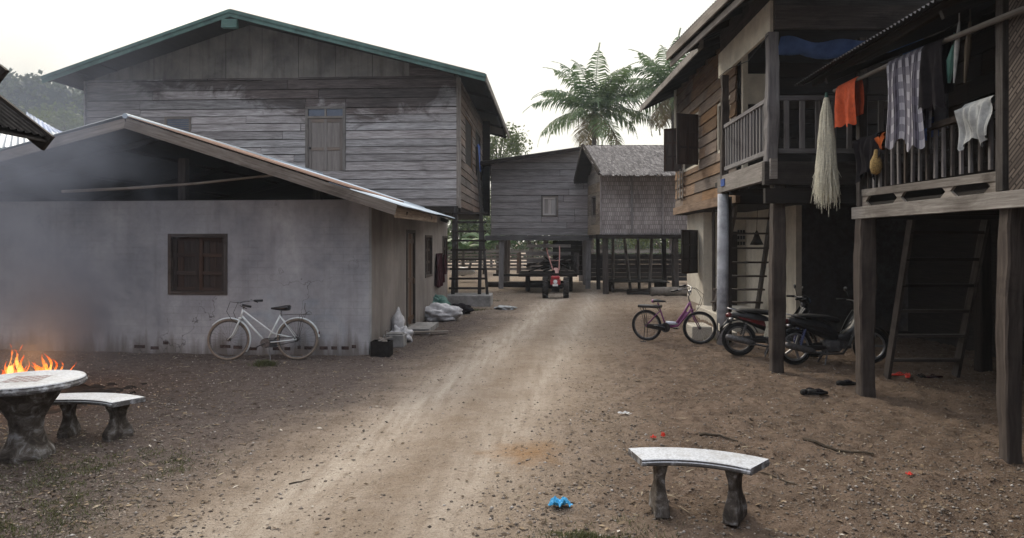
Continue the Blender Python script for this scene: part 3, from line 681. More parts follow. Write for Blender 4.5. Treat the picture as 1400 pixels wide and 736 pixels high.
for z in (4.9, 5.8): lb(f, O_, BU, BN, a0+.2, (a0+a1)/2-.05, .015, .033, z-.05, z+.05); lb(f, O_, BU, BN, (a0+a1)/2+.05, a1-.2, .015, .033, z-.05, z+.05)
d_ = f.build('door', wood('taupe_door', (.235,.20,.175), (.13,.105,.09)), bh)
f = MB(); c = BA+BU*(a1-.16)+BN*.06+V((0,0,4.93)); f.lathe(c, [(.0, -.04), (.03, -.03), (.04, 0), (.03, .03), (0, .04)], 10, 'y'); f.build('handle', M['blackp'], d_)
f = MB(); lb(f, BA, BU, BN, lpx[0]+.01, lpx[1]-.01, -.02, .0, 5.45, 5.98)
for q in ((lpx[0], lpx[0]+.07), (lpx[1]-.07, lpx[1])): lb(f, BA, BU, BN, *q, -.02, .05, 5.45, 5.98)
lb(f, BA, BU, BN, lpx[0]+.07, lpx[1]-.07, -.02, .048, 5.9, 5.98); wf_ = f.build('window', M['pale_wood'], bh)
f = MB()
for k in range(6):
    z = 5.5+k*.07; lb(f, BA, BU, BN, lpx[0]+.08, lpx[1]-.08, .0+.006, .03, z, z+.045)
f.build('louvre', M['glass'], wf_)
# roof
PK = V((-9.42, 21.0, 8.98)); PE = V((-1.7, 21.0, 7.02)); PL = V((-15.42, 21.45, 7.06)); off = V((0, 13.2, 0.1))
m = MB(); corrugated(m, PE, PE+off+V((.1,0,.12)), PK+off, PK, .2, .02); m.build('roof_sheet', M['roof_big'], bh)
m = MB(); corrugated(m, PL, PL+off, PK+off, PK, .2, .02); m.build('roof_sheet', M['roof_big'], bh)
m = MB(); sdn = V((0,0,-.13)); m.beam(PE+sdn+V((.02,.005,.0)), PK+sdn+V((0,.005,0)), .035, .22); m.beam(PK+sdn, PL+sdn, .035, .22)
m.beam(PE+V((.02,-.03,-.07)), PK+V((0,-.03,-.07)), .03, .09); m.beam(PK+V((0,-.034,-.07)), PL+V((0,-.034,-.07)), .03, .09)
m.build('gable_trim', M['green_trim'], bh)
m = MB()
for k in range(5): m.box6(PK+V((0, .02, -.34-k*.055)), (1,0,0), (0,1,0), (0,0,1), .23, .05+.01*k, .022)
m.build('vent', M['green_trim'], bh)
m = MB(); m.beam(PE+V((.02,.03,-.13)), PE+off+V((.12,0,.0)), .035, .22); m.build('eave_board', M['pale_wood'], bh)
m = MB()    # soffit rafters and dark ceiling
for t in (.02, .25, .5, .75, .98):
    m.beam(PE+off*t+V((0,0,-.1)), PK+off*t+V((0,0,-.1)), .06, .1); m.beam(PL+off*t+V((0,0,-.1)), PK+off*t+V((0,0,-.1)), .06, .1)
for v in (.0, .12, .25): m.beam(PE.lerp(PK, v)+V((-.1,.05,-.06)), PE.lerp(PK, v)+off+V((-.1,0,-.06)), .05, .06); m.beam(PL.lerp(PK, v)+V((.1,.05,-.06)), PL.lerp(PK, v)+off+V((.1,0,-.06)), .05, .06)
m.build('rafters', M['dark_wood'], bh)
m = MB(); m.box6(BA+BU*bw/2+V((0,4,2.96)), (1,0,0), (0,1,0), (0,0,1), bw/2, 4.0, .07); m.beam(BA+V((-.02,-.03,2.96)), BL+V((0,-.03,2.96)), .1, .2); m.build('floor', M['dark_wood'], bh)
for ux in (.15, 4, 8, 12):
    for yy in (.2, 4, 7.8):
        if ux < 1 and yy > 1: continue
        m = MB(); p = BA+BU*ux+V((0, yy, 0)); m.box(p.x-.09, p.x+.09, p.y-.09, p.y+.09, -.05, 2.89); m.build('stilt', M['post_wood'], bh)
m = MB(); m.grid(lambda a, b: at(648+a*8, 186+b*30, 24.0)+V((.75+.05*math.sin(a*9+b*3), 2.3*a-.2, 0)), 8, 8); 
p = BA+bsu*(w2[0]+.3)
m = MB(); m.grid(lambda a, b: p+V((.08+.06*math.sin(a*12+b*2), a*.9, 5.75-b*1.0)), 10, 8)
setp(m.build('hanging_cloth', M['blue_cloth'], None, origin=p+V((0,0,5)), smooth=True), 'light blue cloth hanging at the side window of the gabled house', 'cloth')
# block and ladder stair
st = thing('ladder_stair', 'tall steep wooden ladder stair standing on a concrete block beside the gabled house', 'ladder', (-2.2, 21.1, 0))
lz0, lz1 = .36, 3.0; ly0, ly1 = 20.9, 21.85
for X in (-2.66, -1.86):
    m = MB(); m.beam((X, ly0, lz0), (X-.02, ly1, lz1), .1, .14, (0,1,0)); m.build('stringer', M['dark_wood'], st)
for k in range(9):
    t = (k+.6)/9.2; z = lz0+(lz1-lz0)*t; m = MB(); m.box(-2.78, -1.7, ly0+(ly1-ly0)*t-.09, ly0+(ly1-ly0)*t+.07, z-.03, z+.03); m.build('tread', M['dark_wood'], st)
m = MB(); m.beam((-1.62, 20.85, .36), (-2.1, 22.6, 5.0), .08, .08, (0,1,0)); m.build('handrail', M['dark_wood'], st)
m = MB(); m.box(-2.85, -1.5, 20.6, 21.6, -.05, .35); setp(m.build('concrete_block', M['concrete'], None, origin=(-2.2, 21.1, 0), bevel=.03), 'mossy concrete block under the foot of the tall ladder stair', 'concrete block')

# ================================================================ NEIGHBOUR ROOF (far left, near)
nr = thing('neighbor_shed', 'near dark shed whose tin roof corner juts in at the upper left', 'shed', (-6.5, 4.5, 0))
a_ = at(64, 196, 6.4); b_ = at(-140, 38, 6.4)
m = MB(); corrugated(m, a_+V((0,0,.06)), a_+V((0,-5.5,.06)), b_+V((0,-5.5,.06)), b_+V((0,0,.06))); m.build('roof_sheet', M['soot_shade'], nr)  # near-black material paints the underside's shade into the tin
m = MB(); m.beam(a_+V((0,.02,0)), b_+V((0,.02,0)), .04, .16); m.build('rake_board', M['dark_wood'], nr)
p = at(6, 100, 6.3); m = MB(); m.beam(at(5, 92, 6.5), at(-60, 175, 6.5), .05, .1); m.build('brace', M['dark_wood'], nr)
m = MB()
for v in (.15, .5, .85): q = a_.lerp(b_, v); m.beam(q+V((0,0,-.02)), q+V((0,-5.5,-.02)), .06, .07)
m.build('purlin', M['dark_wood'], nr)
m = MB(); planks(m, (-13, -1.0, 0), (1,0,0), (0,1,0), 0, 8.3, 0, 6.2, .28); planks(m, (-4.7, -11, 0), (0,1,0), (1,0,0), 0, 10, 0, 6.2, .28); m.box(-13, -4.74, -11, -1.04, -.05, 6.2); m.build('added_blocker_wall', M['grey_wood_dark'], nr)  # tall unseen house added behind the camera to block light
m = MB(); m.poly([V((-14, -.2, 6.0)), V((-3.9, -.2, 6.0)), V((-3.9, -6, 8.6)), V((-14, -6, 8.6))], (0,0,.05)); m.poly([V((-14, -11.8, 6.0)), V((-3.9, -11.8, 6.0)), V((-3.9, -6.01, 8.6)), V((-14, -6.01, 8.6))], (0,0,.05)); m.build('added_blocker_roof', M['roof_dark'], nr)  # roof of the added light-blocking house, out of view
for (X, Y) in ((-5.35, 6.2), (-5.35, 1.4)):
    m = MB(); m.box(X-.07, X+.07, Y-.07, Y+.07, -.05, 3.3); m.build('post', M['post_wood'], nr)
m = MB(); planks(m, (-7.2, 1, 0), (0,1,0), (1,0,0), 0, 5.3, 0, 3.8, .25); m.build('wall', M['grey_wood_dark'], nr)
bs = thing('blue_roof_shed', 'far shed with a blue and grey tin roof beyond the cement house at left', 'shed', (-27, 34, 0))
m = MB(); corrugated(m, at(-90, 200, 30), at(112, 203, 30), at(92, 183, 34), at(-60, 165, 34), .3, .03)
m.build('roof_sheet', M['roof_grey'], bs)
m = MB(); corrugated(m, at(30, 186, 33.5), at(108, 188, 33.5), at(82, 180, 36), at(36, 153, 36), .3, .03); m.build('roof_sheet', M['roof_blue'], bs)
m = MB(); m.box(-30, -21.5, 32, 35.5, -.1, 5.9); m.build('wall', M['grey_wood_dark'], bs)

# ================================================================ PLANK HOUSE ON STILTS (centre)
pc = thing('stilt_house', 'grey plank stilt house with one small closed shutter at the end of the lane', 'house', (0, 31, 0))
CA = V((-2.04, 28.5, 0)); CU = V((1,0,0)); CN = V((0,-1,0)); cw = 3.95
cc = (-.107, 1, 5.2)
m = MB(); hx = [(740-740)/33.3+2.04, (763-740)/33.3+2.04]
planks(m, CA, CU, CN, 0, cw, 2.19, 6.2, .26, .02, .016, .012, [(hx[0], hx[1], 2.95, 3.8)], [(-.14, 1, 5.28)]); m.build('front_boards', M['grey_wood_dark'], pc)
m = MB(); m.poly([CA+V((u, .06, z)) for u, z in ((0, 2.19), (cw, 2.19), (cw, 5.8), (0, 5.25))], (0,.03,0)); m.build('inner_lining', M['dark_wood'], pc)
window(pc, CA, CU, CN, hx[0], hx[1], 2.95, 3.8, M['pale_wood'], wood('bleached_shutter', (.52,.49,.47), (.34,.31,.29)), 1, 1, .02)
m = MB(); planks(m, CA, (0,1,0), (-1,0,0), 0, 6, 2.19, 5.2, .26); m.build('side_boards', M['grey_wood_dark'], pc)
m = MB(); planks(m, CA+V((cw,0,0)), (0,1,0), (1,0,0), 0, 6, 2.19, 5.6, .26); m.build('side_boards', M['grey_wood_dark'], pc)
r0, r1 = V((-2.5, 27.75, 5.12)), V((2.0, 28.0, 5.82)); dY = V((0, 7.2, 0))
m = MB(); corrugated(m, r0, r0+dY, r1+dY, r1, .2, .02); m.build('roof_sheet', M['roof_dark'], pc)
m = MB(); corrugated(m, V((6.5,28.6,4.6)), V((6.5,35.1,4.6)), r1+dY, r1+V((0,.5,0)), .2, .02); m.build('roof_sheet', M['roof_dark'], pc)
m = MB(); m.beam(r0+V((0,-.02,-.09)), r1+V((0,-.02,-.09)), .04, .13); m.beam(r0+V((-.02,0,-.1)), r0+dY+V((-.02,0,-.1)), .04, .14); m.build('rake_board', M['dark_wood'], pc)
m = MB(); m.box(-2.15, 2.1, 28.4, 34.5, 2.05, 2.18); m.build('floor', M['dark_wood'], pc)
m = MB(); m.beam((-2.3, 28.42, 2.08), (2.1, 28.42, 2.08), .14, .2); m.build('floor_beam', M['grey_wood'], pc)
for X in (-1.62, .2, 1.95):
    for Y in (28.55, 31.4, 34.2):
        if X == .2 and Y < 29: continue
        m = MB(); m.beam((X+random.uniform(-.05,.05), Y, -.05), (X, Y, 1.99), .2, .2, (0,1,0)); m.build('stilt', M['grey_wood_dark'], pc)
m = MB(); m.beam((-2.0, 28.9, .55), (.1, 28.9, .52), .09, .09); m.build('low_rail', M['dark_wood'], pc)
m = MB(); planks(m, (.55, 33.6, 0), (1,0,0), (0,-1,0), 0, 1.6, .3, 2.0, .24); m.build('under_screen', M['dark_wood'], pc)

# ================================================================ WOVEN BAMBOO HUT (centre right)
hd = thing('bamboo_hut', 'stilt hut with woven bamboo walls and grey thatch beside the plank house', 'hut', (4.5, 29, 0))
m = MB(); m.v = []; 
m.box(2.22, 6.8, 25.66, 25.70, 2.2, 4.55, r=.5)
for f in range(len(m.uv)): m.uv[f] = [((m.v[i].x)*1.0, m.v[i].z) for i in m.f[f]]
m.build('front_wall', M['woven'], hd)
m = MB(); m.box(6.76, 6.8, 25.71, 28.1, 2.2, 4.5); m.box(1.95, 6.8, 28.14, 28.18, 2.2, 4.5); m.build('rear_wall', M['woven'], hd)
DU = V((-.3, 2.42, 0)).normalized(); DN = V((-DU.y, DU.x, 0))
m = MB(); planks(m, (2.2, 25.7, 0), DU, DN, .0, 2.44, 2.2, 4.6, .4, .015, .008, .01, [(.8, 1.7, 2.9, 3.7)]); m.poly([V((2.2, 25.75, 4.55)), V((1.93, 28.1, 4.45)), V((2.08, 26.8, 5.5))], (.02,0,0)); m.build('side_wall', wood('pale_hut_boards', (.34,.295,.245), (.17,.14,.11), (.5,.45,.45), 1, .5), hd)
window(hd, V((2.2,25.7,0)), DU, DN, .8, 1.7, 2.9, 3.7, M['pale_wood'], M['shutter'], 1)
m = MB()
for X in (2.2, 3.35, 4.5, 5.65, 6.78): m.box(X-.035, X+.035, 25.6, 25.655, 2.2, 4.5)
m.build('batten', M['grey_wood_dark'], hd)
m = MB(); m.box(1.95, 6.9, 25.6, 28.3, 2.06, 2.19); m.beam((2.0, 25.55, 2.12), (6.9, 25.55, 2.12), .12, .16); m.build('floor', M['dark_wood'], hd)
E0, E1, R0, R1 = V((2.08, 24.95, 4.42)), V((7.2, 24.95, 4.42)), V((1.6, 26.8, 5.66)), V((7.2, 26.8, 5.66)); B0, B1 = V((1.35, 28.35, 4.36)), V((7.2, 28.35, 4.36))
m = MB(); m.poly([E0+V((0,0,-.03)), E1+V((0,0,-.03)), R1+V((0,0,-.03)), R0+V((0,0,-.03))], (0,.02,-.05)); m.poly([B0, B1, R1, R0], (0,-.02,-.05)); m.build('roof_bed', M['dark_wood'], hd)
nb = 9000; u = rng.random(nb); v = np.floor(rng.random(nb)*22)/22+rng.random(nb)*.03; bk = rng.random(nb) < .25
A0 = np.array(E0); e = np.array(E1-E0); s_ = np.array(R0-E0)
P = A0+u[:, None]*e+np.minimum(v, 1)[:, None]*s_
P[bk] = (np.array(B0)+u[bk, None]*np.array(B1-B0)+np.minimum(v[bk], 1)[:, None]*np.array(R0-B0))
dn_ = -s_/np.linalg.norm(s_); dirs = np.tile(dn_, (nb, 1)); dirs[bk] = -np.array(R0-B0)/np.linalg.norm(np.array(R0-B0))
nrm = np.tile(np.cross(e, s_)/np.linalg.norm(np.cross(e, s_)), (nb, 1)); nrm[bk] *= np.array([1, -1, 1])
L = rng.uniform(.18, .34, nb)[:, None]; w = rng.uniform(.015, .05, nb)[:, None]; sd = np.array([1., 0, 0])
tip = P+dirs*L+nrm*rng.uniform(.0, .035, nb)[:, None]+sd*rng.normal(0, .03, nb)[:, None]
Q = np.stack([P-sd*w+nrm*.012, P+sd*w+nrm*.012, tip+sd*w*.6, tip-sd*w*.6], 1).reshape(-1, 3)
np_mesh('thatch', Q, np.arange(nb*4).reshape(-1, 4), M['thatch'], hd, rnd=rng.random(nb))
m = MB(); m.beam(E0+V((0,0,-.02)), R0+V((0,0,-.02)), .06, .16); m.beam(B0, R0+V((-.02,0,-.04)), .06, .16); m.build('verge_board', M['dark_wood'], hd)
for X in (2.36, 4.95, 6.7):
    for Y in (25.7, 28.15):
        m = MB(); x_ = X+random.uniform(-.1, .1)*(Y > 26); m.beam((x_+.03, Y, -.05), (x_, Y, 2.05), .2 if Y < 26 else .15, .2, (0,1,0)); m.build('stilt', M['post_wood'] if Y < 26 else M['dark_wood'], hd)
for (X, Y, lean) in ((3.3, 27.6, .25), (3.9, 28.0, .05), (4.3, 27.0, -.1), (5.3, 27.9, 0), (2.9, 28.1, 0)):
    m = MB(); m.tube([(X+lean, Y, -.05), (X, Y, 2.05)], .06); m.build('prop', M['pale_wood'] if Y < 28.5 else M['dark_wood'], hd)
m = MB(); planks(m, (2.3, 32.45, 0), (1,0,0), (0,-1,0), 0, 4.5, .1, 1.35, .2); m.build('under_screen', M['dark_wood'], hd)
m = MB()
for k in range(9): m.beam((2.6, 26.6+k*.22, .38+random.uniform(-.02,.02)), (4.9, 26.6+k*.22, .38), .16, .04)
for X in (2.7, 4.7): m.box(X-.05, X+.05, 26.5, 28.6, -.02, .34)
setp(m.build('slatted_platform', M['dark_wood'], None, origin=(3.7, 27.4, 0)), 'low dark slatted platform underneath the woven bamboo hut', 'platform')

# dark sheets added under the left roofs to deepen their shade
m = MB(); q = V((0,0,-.045)); m.poly([EF+q+V((0,.03,0)), ER+q, RR+q, RF+q+V((0,.03,0))], (0,0,-.01)); m.poly([LF+q+V((0,.03,0)), LR+q, RR+q+V((-.01,0,0)), RF+q+V((-.01,.03,0))], (0,0,-.01)); m.build('shade_lining', M['dark_wood'], wh)
m = MB(); q = V((0,.04,-.05)); m.poly([PE+q, PE+off+q, PK+off+q, PK+q], (0,0,-.01)); m.poly([PL+q, PL+off+q, PK+off+q+V((-.01,0,0)), PK+q+V((-.01,0,0))], (0,0,-.01)); m.build('shade_lining', M['dark_wood'], bh)
m = MB(); q = V((0,0,.02)); m.poly([a_+q, a_+V((0,-5.5,0))+q, b_+V((0,-5.5,0))+q, b_+q], (0,0,-.015)); m.build('shade_lining', M['dark_wood'], nr)

# ================================================================ BALCONY HOUSE (right, middle)
ha = thing('balcony_house', 'tall brown plank house with a railed balcony on posts above the motorbikes', 'house', (6, 14, 0))
AO = V((3.95, 14.0, 0)); AU = V((0,1,0)); AN = V((-1,0,0)); AL = 6.3
def ya(x, X): return X*F/(x-740)                        # depth at which a plane X is seen at column x
wa = [ya(957, 3.95)-14, ya(935, 3.95)-14]               # far window
wb = [ya(1000, 3.95)-14, ya(982, 3.95)-14]
m = MB(); planks(m, AO, AU, AN, 0, AL, 2.89, 6.4, .27, .02, .03, .012, [(wa[0]-.0, wa[1], 3.85, 5.2), (wb[0], wb[1], 3.9, 5.0)]); m.build('side_boards', M['warm_wood'], ha)
m = MB(); lb(m, AO, AU, AN, 0, AL, -.06, -.02, 2.89, 6.4); m.box(3.99, 9, 20.2, 20.26, 2.9, 6.5); m.box(8.96, 9, 14, 20.2, 2.9, 6.5); m.box(3.9, 9, 14.06, 20.2, 2.7, 2.86); m.build('inner_lining', M['dark_wood'], ha)
m = MB(); lb(m, AO, AU, AN, AL-.22, AL+.02, .03, .07, 4.9, 6.4); m.build('cream_trim', M['cream'], ha)
m = MB(); lb(m, AO, AU, AN, -.2, AL+.05, .0, .09, 2.72, 2.92); m.build('sill_beam', M['warm_wood'], ha)
window(ha, AO, AU, AN, wa[0], wa[1], 3.85, 5.2, M['cream'], M['shutter'], 3, 1, -.08)
window(ha, AO, AU, AN, wb[0], wb[1], 3.9, 5.0, M['cream'], M['shutter'], 2, 2, -.06)
def open_shutter(par, hinge, direc, w, z0, z1, sm=M['shutter'], nm='open_shutter'):
    s = MB(); D = V(direc).normalized(); Nn = V((-D.y, D.x, 0)); q = .06
    for a_, b_ in ((0, q), (w-q, w), (w/2-q/2, w/2+q/2)): lb(s, hinge, D, Nn, a_, b_, -.02, .02, z0, z1)
    for k in range(4):
        zc = z0+q/2+(z1-z0-q)*k/3; lb(s, hinge, D, Nn, q, w-q, -.018, .018, zc-q/2, zc+q/2)
    lb(s, hinge, D, Nn, q, w-q, -.006, .004, z0+q, z1-q)
    return s.build(nm, sm, par)
open_shutter(ha, V((3.9, 14+wa[0], 0)), (-.75, -.25, 0), .6, 3.85, 5.1)
open_shutter(ha, V((3.9, 14+wa[1]+.05, 0)), (-.8, .35, 0), .5, 3.9, 5.1)
m = MB(); lat = (ya(936, 3.9)-14, ya(929, 3.9)-14)
for k in range(5): lb(m, AO, AU, AN, lat[0]+.02, lat[1]-.02, .07, .09, 3.15+k*.17, 3.2+k*.17)
for k in range(3): lb(m, AO, AU, AN, lat[0]+k*.35, lat[0]+k*.35+.05, .09, .11, 3.1, 3.95)
m.build('lattice', M['pale_wood'], ha)
# lower cream walls
m = MB(); m.box(4.2, 4.34, 18.0, 20.0, .28, 2.75, r=.5); lw_ = m.build('lower_side_wall', M['cream_wall'], ha)
m = MB(); m.box(4.34, 6.75, 18.0, 18.14, .28, 2.75, r=.5); m.build('lower_front_wall', M['cream_wall'], ha)
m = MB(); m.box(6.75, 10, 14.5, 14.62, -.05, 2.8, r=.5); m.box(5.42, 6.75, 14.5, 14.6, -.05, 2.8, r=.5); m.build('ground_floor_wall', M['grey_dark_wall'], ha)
m = MB(); m.box(5.30, 5.42, 14.46, 17.99, -.05, 2.8, r=.5); m.build('lower_return_wall', M['cream_wall'], ha)
m = MB(); m.box(4.0, 5.31, 14.8, 17.99, -.05, .29, r=.5); m.build('plinth', M['cream_wall'], ha, bevel=.02)
m = MB(); m.box(4.62, 5.05, 17.9, 17.99, .3, 2.2); dd = m.build('door', M['dark_wood'], ha)
m = MB()
for z in (1.85, 2.0, 2.15):
    for k in range(3): m.box(5.08+k*.07, 5.12+k*.07, 17.95, 17.99, z, z+.09)
m.build('vent_block', M['soot_shade'], ha)
open_shutter(ha, V((4.18, 18.6, 0)), (-.55, -.6, 0), .8, 1.1, 2.25)
m = MB(); m.box(2.95, 3.35, 13.6, 14.3, -.05, .28); m.box(3.36, 3.9, 13.8, 14.7, -.05, .14); setp(m.build('concrete_step', M['cream_wall'], None, origin=(3.2, 14, 0), bevel=.02), 'low pale concrete step behind the front wheel of the purple bicycle', 'step')
# main roof
MA, MBp = V((3.1, 21.6, 6.15)), V((3.12, 13.4, 5.86)); rs = V((4.2, 0, 1.9))
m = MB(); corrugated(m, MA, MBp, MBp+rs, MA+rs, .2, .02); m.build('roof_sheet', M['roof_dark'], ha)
m = MB(); q = V((0,0,-.05)); m.poly([MA+q, MBp+q, MBp+rs+q, MA+rs+q], (0,0,-.01)); m.build('shade_lining', M['dark_wood'], ha)  # added dark sheet stands for the shade below the main roof
m = MB(); m.beam(MA+V((-.01,0,-.1)), MBp+V((-.01,0,-.1)), .035, .15); m.build('eave_board', M['pale_wood'], ha)
for t in np.linspace(.03, .97, 9):
    m = MB(); m.beam(MA.lerp(MBp, t)+V((.02,0,-.12)), MA.lerp(MBp, t)+rs*.4+V((0,0,-.12)), .06, .1); m.build('rafter', M['dark_wood'], ha)
# porch roof, higher and nearer
QA, QB = V((2.5, 13.75, 5.72)), V((2.95, 7.6, 5.64)); qs = V((4.6, 0, 2.0))
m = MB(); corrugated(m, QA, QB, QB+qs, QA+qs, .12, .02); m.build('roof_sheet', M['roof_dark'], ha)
m = MB(); q = V((0.02,0,-.05)); m.poly([QA+q, QB+q, QB+qs+q, QA+qs+q], (0,0,-.01)); m.build('shade_lining', M['dark_wood'], ha)  # dark sheet added so the porch roof's underside reads as shaded
m = MB(); m.beam(QA+V((-.01,0,-.11)), QB+V((-.01,0,-.11)), .035, .16); m.beam(QA+V((.06,0,-.27)), QB+V((.06,0,-.27)), .03, .1); m.build('eave_board', M['pale_wood'], ha)
m = MB()
for t in np.linspace(.02, .98, 8): m.beam(QA.lerp(QB, t)+V((.02,0,-.12)), QA.lerp(QB, t)+qs*.4+V((0,0,-.12)), .06, .1)
m.beam(QA+V((.02,-.03,-.12)), QA+qs+V((0,-.03,-.12)), .04, .16); m.build('rafters', M['dark_wood'], ha)
# porch frame
px0, py0, py1 = 3.44, 10.4, 13.05
for (X, Y, z0, z1, w, mm_, up_) in ((3.53, py0, -.05, 2.84, .2, M['post_wood'], 0), (px0, py0-.02, 2.84, 5.06, .17, M['grey_wood'], 0), (px0, py1, 2.84, 5.06, .13, M['post_wood'], 0), (6.6, py0, -.05, 5.06, .18, M['dark_wood'], 0), (6.4, 13.9, 2.84, 6, .15, M['post_wood'], 0)):
    m = MB(); rough_post(m, X, Y, w, z0, z1); m.build('post', mm_, ha)
m = MB(); m.tube([(3.42, 13.1, -.05), (3.42, 13.1, 1.2), (3.43, 13.1, 2.84)], [.115, .11, .105], 12); m.build('concrete_post', plain('pale_concrete_post', (.42,.43,.46), .9, 0, .25, 3, .4, .2), ha, smooth=True)
m = MB(); m.beam((3.55, 13.28, -.05), (3.55, 13.28, 2.8), .16, .1, (0,1,0)); m.build('post', M['post_wood'], ha)
m = MB(); m.beam((px0-.02, 10.2, 3.02), (px0-.02, 13.3, 3.02), .1, .3); m.build('deck_beam', M['pale_wood'], ha)
m = MB(); m.beam((3.3, 10.33, 2.96), (9, 10.33, 2.96), .12, .34); m.build('deck_beam', M['post_wood'], ha)
m = MB(); m.beam((3.3, 10.28, 2.62), (6.6, 10.28, 2.62), .1, .22); m.build('cross_beam', M['dark_wood'], ha)
m = MB(); m.box(px0+.06, 9, 10.4, 14, 3.02, 3.12)
for k in range(6): m.box(px0+.1, 9, 10.75+k*.55, 10.83+k*.55, 2.85, 3.01)
m.build('deck', M['dark_wood'], ha)
m = MB(); lb(m, (px0, 10.2, 0), (0,1,0), (-1,0,0), .1, 3.1, .0, .05, 5.06, 5.52); m.build('cream_header', M['cream'], ha)
m = MB(); m.box(px0+.01, px0+.05, 10.3, 13.4, 5.5, 6.0); m.box(3.44, 9, 10.22, 10.28, 5.08, 5.42); m.box(3.44, 9, 10.25, 10.29, 5.43, 7.2); m.build('header_board', M['post_wood'], ha)
m = MB(); m.beam((px0, py0-.1, 4.09), (px0, py1, 4.09), .07, .06); m.beam((px0, py0-.1, 3.3), (px0, py1, 3.3), .06, .07); rl = m.build('rail', M['grey_wood'], ha)
for k in range(15):
    Y = py0+.15+k*(py1-py0-.3)/14; m = MB(); m.box(px0-.018, px0+.018, Y-.028, Y+.028, 3.335, 4.06); m.build('baluster', M['grey_wood'], ha)
m = MB(); m.beam((px0+.1, py0, 4.09), (6.6, py0, 4.09), .06, .07); m.beam((px0+.1, py0, 3.3), (6.6, py0, 3.3), .06, .07); m.build('rail', M['grey_wood'], ha)
for k in range(12):
    X = px0+.23+k*.235; m = MB(); m.box(X-.035, X+.035, py0-.018, py0+.018, 3.335, 4.06); m.build('baluster', M['grey_wood'], ha)
m = MB(); planks(m, (3.98, 14.0, 0), (1,0,0), (0,-1,0), 0, 5.0, 3.12, 7, .3); m.box(3.98, 9, 14.03, 14.05, 3.1, 7.2); m.build('porch_rear_wall', M['dark_wood'], ha)
m = MB(); m.box(4.02, 4.12, 13.85, 13.97, 3.12, 5.9); m.box(4.12, 4.5, 13.9, 13.96, 4.7, 5.3); m.build('porch_door_post', M['cream'], ha)
m = MB(); m.tube([(4.35, 17.5, -.05), (4.0, 16.2, 5.3)], .045, 6); setp(m.build('leaning_pole', M['post_wood'], None, origin=(4.3, 17.5, 0)), 'long thin pole leaning up to the eave of the balcony house', 'pole')
m = MB(); m.box(px0-.09, px0-.07, 12.75, 12.98, 2.97, 3.1); m.build('number_plate', M['blue_cloth'], ha)
# blue tarp
m = MB(); m.grid(lambda a, b: V((3.62+a*2.6, 10.5+.35*b+.05*math.sin(a*11), 5.04-.16*math.sin(b*3.1)-.07*math.sin(a*3.14*1.5)**2-.05*b*(1+.4*math.sin(a*8))+.03*math.sin(a*23+b*7))), 40, 10)
setp(m.build('blue_tarp', M['tarp'], None, origin=(4.9, 10.6, 4.9), smooth=True), 'sagging blue tarpaulin slung under the roof front of the balcony house', 'tarp')
# stair of balcony house
sa = thing('porch_stair', 'open wooden stair rising from the pale plinth behind the round concrete post', 'ladder', (4.6, 16.5, 0))
for xa, xb in ((4.1, 4.12), (5.12, 4.86)):
    m = MB(); m.beam((xa, 16.5, .29), (xb, 14.5, 2.95), .06, .15, (0,1,0)); m.build('stringer', M['post_wood'], sa)
for k in range(8):
    t = (k+.7)/8.3; z = .29+2.66*t; y = 16.5-2.0*t; x1 = 5.2-.26*t; m = MB(); m.box(4.0, x1, y-.11, y+.09, z-.02, z+.02); m.build('tread', M['post_wood'], sa)
m = MB(); m.tube([(4.95, 15.9, 2.8), (4.93, 15.9, 2.2)], .006, 4); m.lathe((4.93, 15.9, 1.95), [(.01, .25), (.04, .2), (.09, .05), (.16, -.08), (.02, -.09)], 10)
setp(m.build('hanging_basket', M['dark_wood'], None, origin=(4.93, 15.9, 2.8), smooth=True), 'small dark basket hanging on a cord behind the treads of the porch stair', 'basket')

# ================================================================ LAUNDRY HOUSE (right, near)
hb = thing('laundry_house', 'near dark stilt house at right whose verandah is hung with laundry', 'house', (6, 7, 0))
bx = 4.08
for (X, Y, w, z1) in ((4.12, 8.82, .2, 2.26), (4.14, 6.12, .15, 2.26), (8.6, 8.9, .2, 2.26), (6.4, 8.9, .16, 2.26), (6.4, 6, .16, 2.26)):
    m = MB(); rough_post(m, X, Y, w, -.05, z1); m.build('stilt', M['post_wood'] if X < 5 else M['dark_wood'], hb)
m = MB(); m.beam((bx-.03, 9.0, 2.31), (bx-.03, 4.0, 2.31), .07, .15); m.build('deck_beam', M['pale_wood'], hb, bevel=.006)
m = MB(); m.beam((bx+.1, 9.0, 2.33), (9, 9.0, 2.33), .08, .2); m.box(bx+.02, 9, 3, 8.95, 2.39, 2.43)
for k in range(8): m.box(bx+.02, 9, 3.4+k*.75, 3.48+k*.75, 2.27, 2.385)
m.build('deck', M['dark_wood'], hb)
m = MB(); planks(m, (4.2, -7, 0), (0,1,0), (-1,0,0), 0, 12.95, -.02, 2.25, .25); m.box(4.2, 4.23, -7, 5.95, -.02, 2.25); m.build('under_house_boards', M['dark_wood'], hb)
for (Y, z1, w) in ((8.85, 4.1, .1), (6.12, 4.2, .1)):
    m = MB(); m.box(bx-w/2, bx+w/2, Y-w/2, Y+w/2, 2.39, z1); m.build('post', M['post_wood'], hb, bevel=.006)
m = MB(); m.beam((bx, 8.8, 2.56), (bx, 6.17, 2.53), .05, .085); m.build('rail', M['pale_wood'], hb)
m = MB(); m.beam((bx, 8.8, 3.12), (bx, 6.17, 3.16), .06, .06); m.build('rail', M['post_wood'], hb)
for k in range(17):
    Y = 8.66-k*.147; m = MB(); m.beam((bx, Y, 2.60), (bx, Y+random.uniform(-.01,.01), 3.1), .028, .034, (0,1,0)); m.build('baluster', M['grey_wood'] if k % 3 else M['post_wood'], hb)
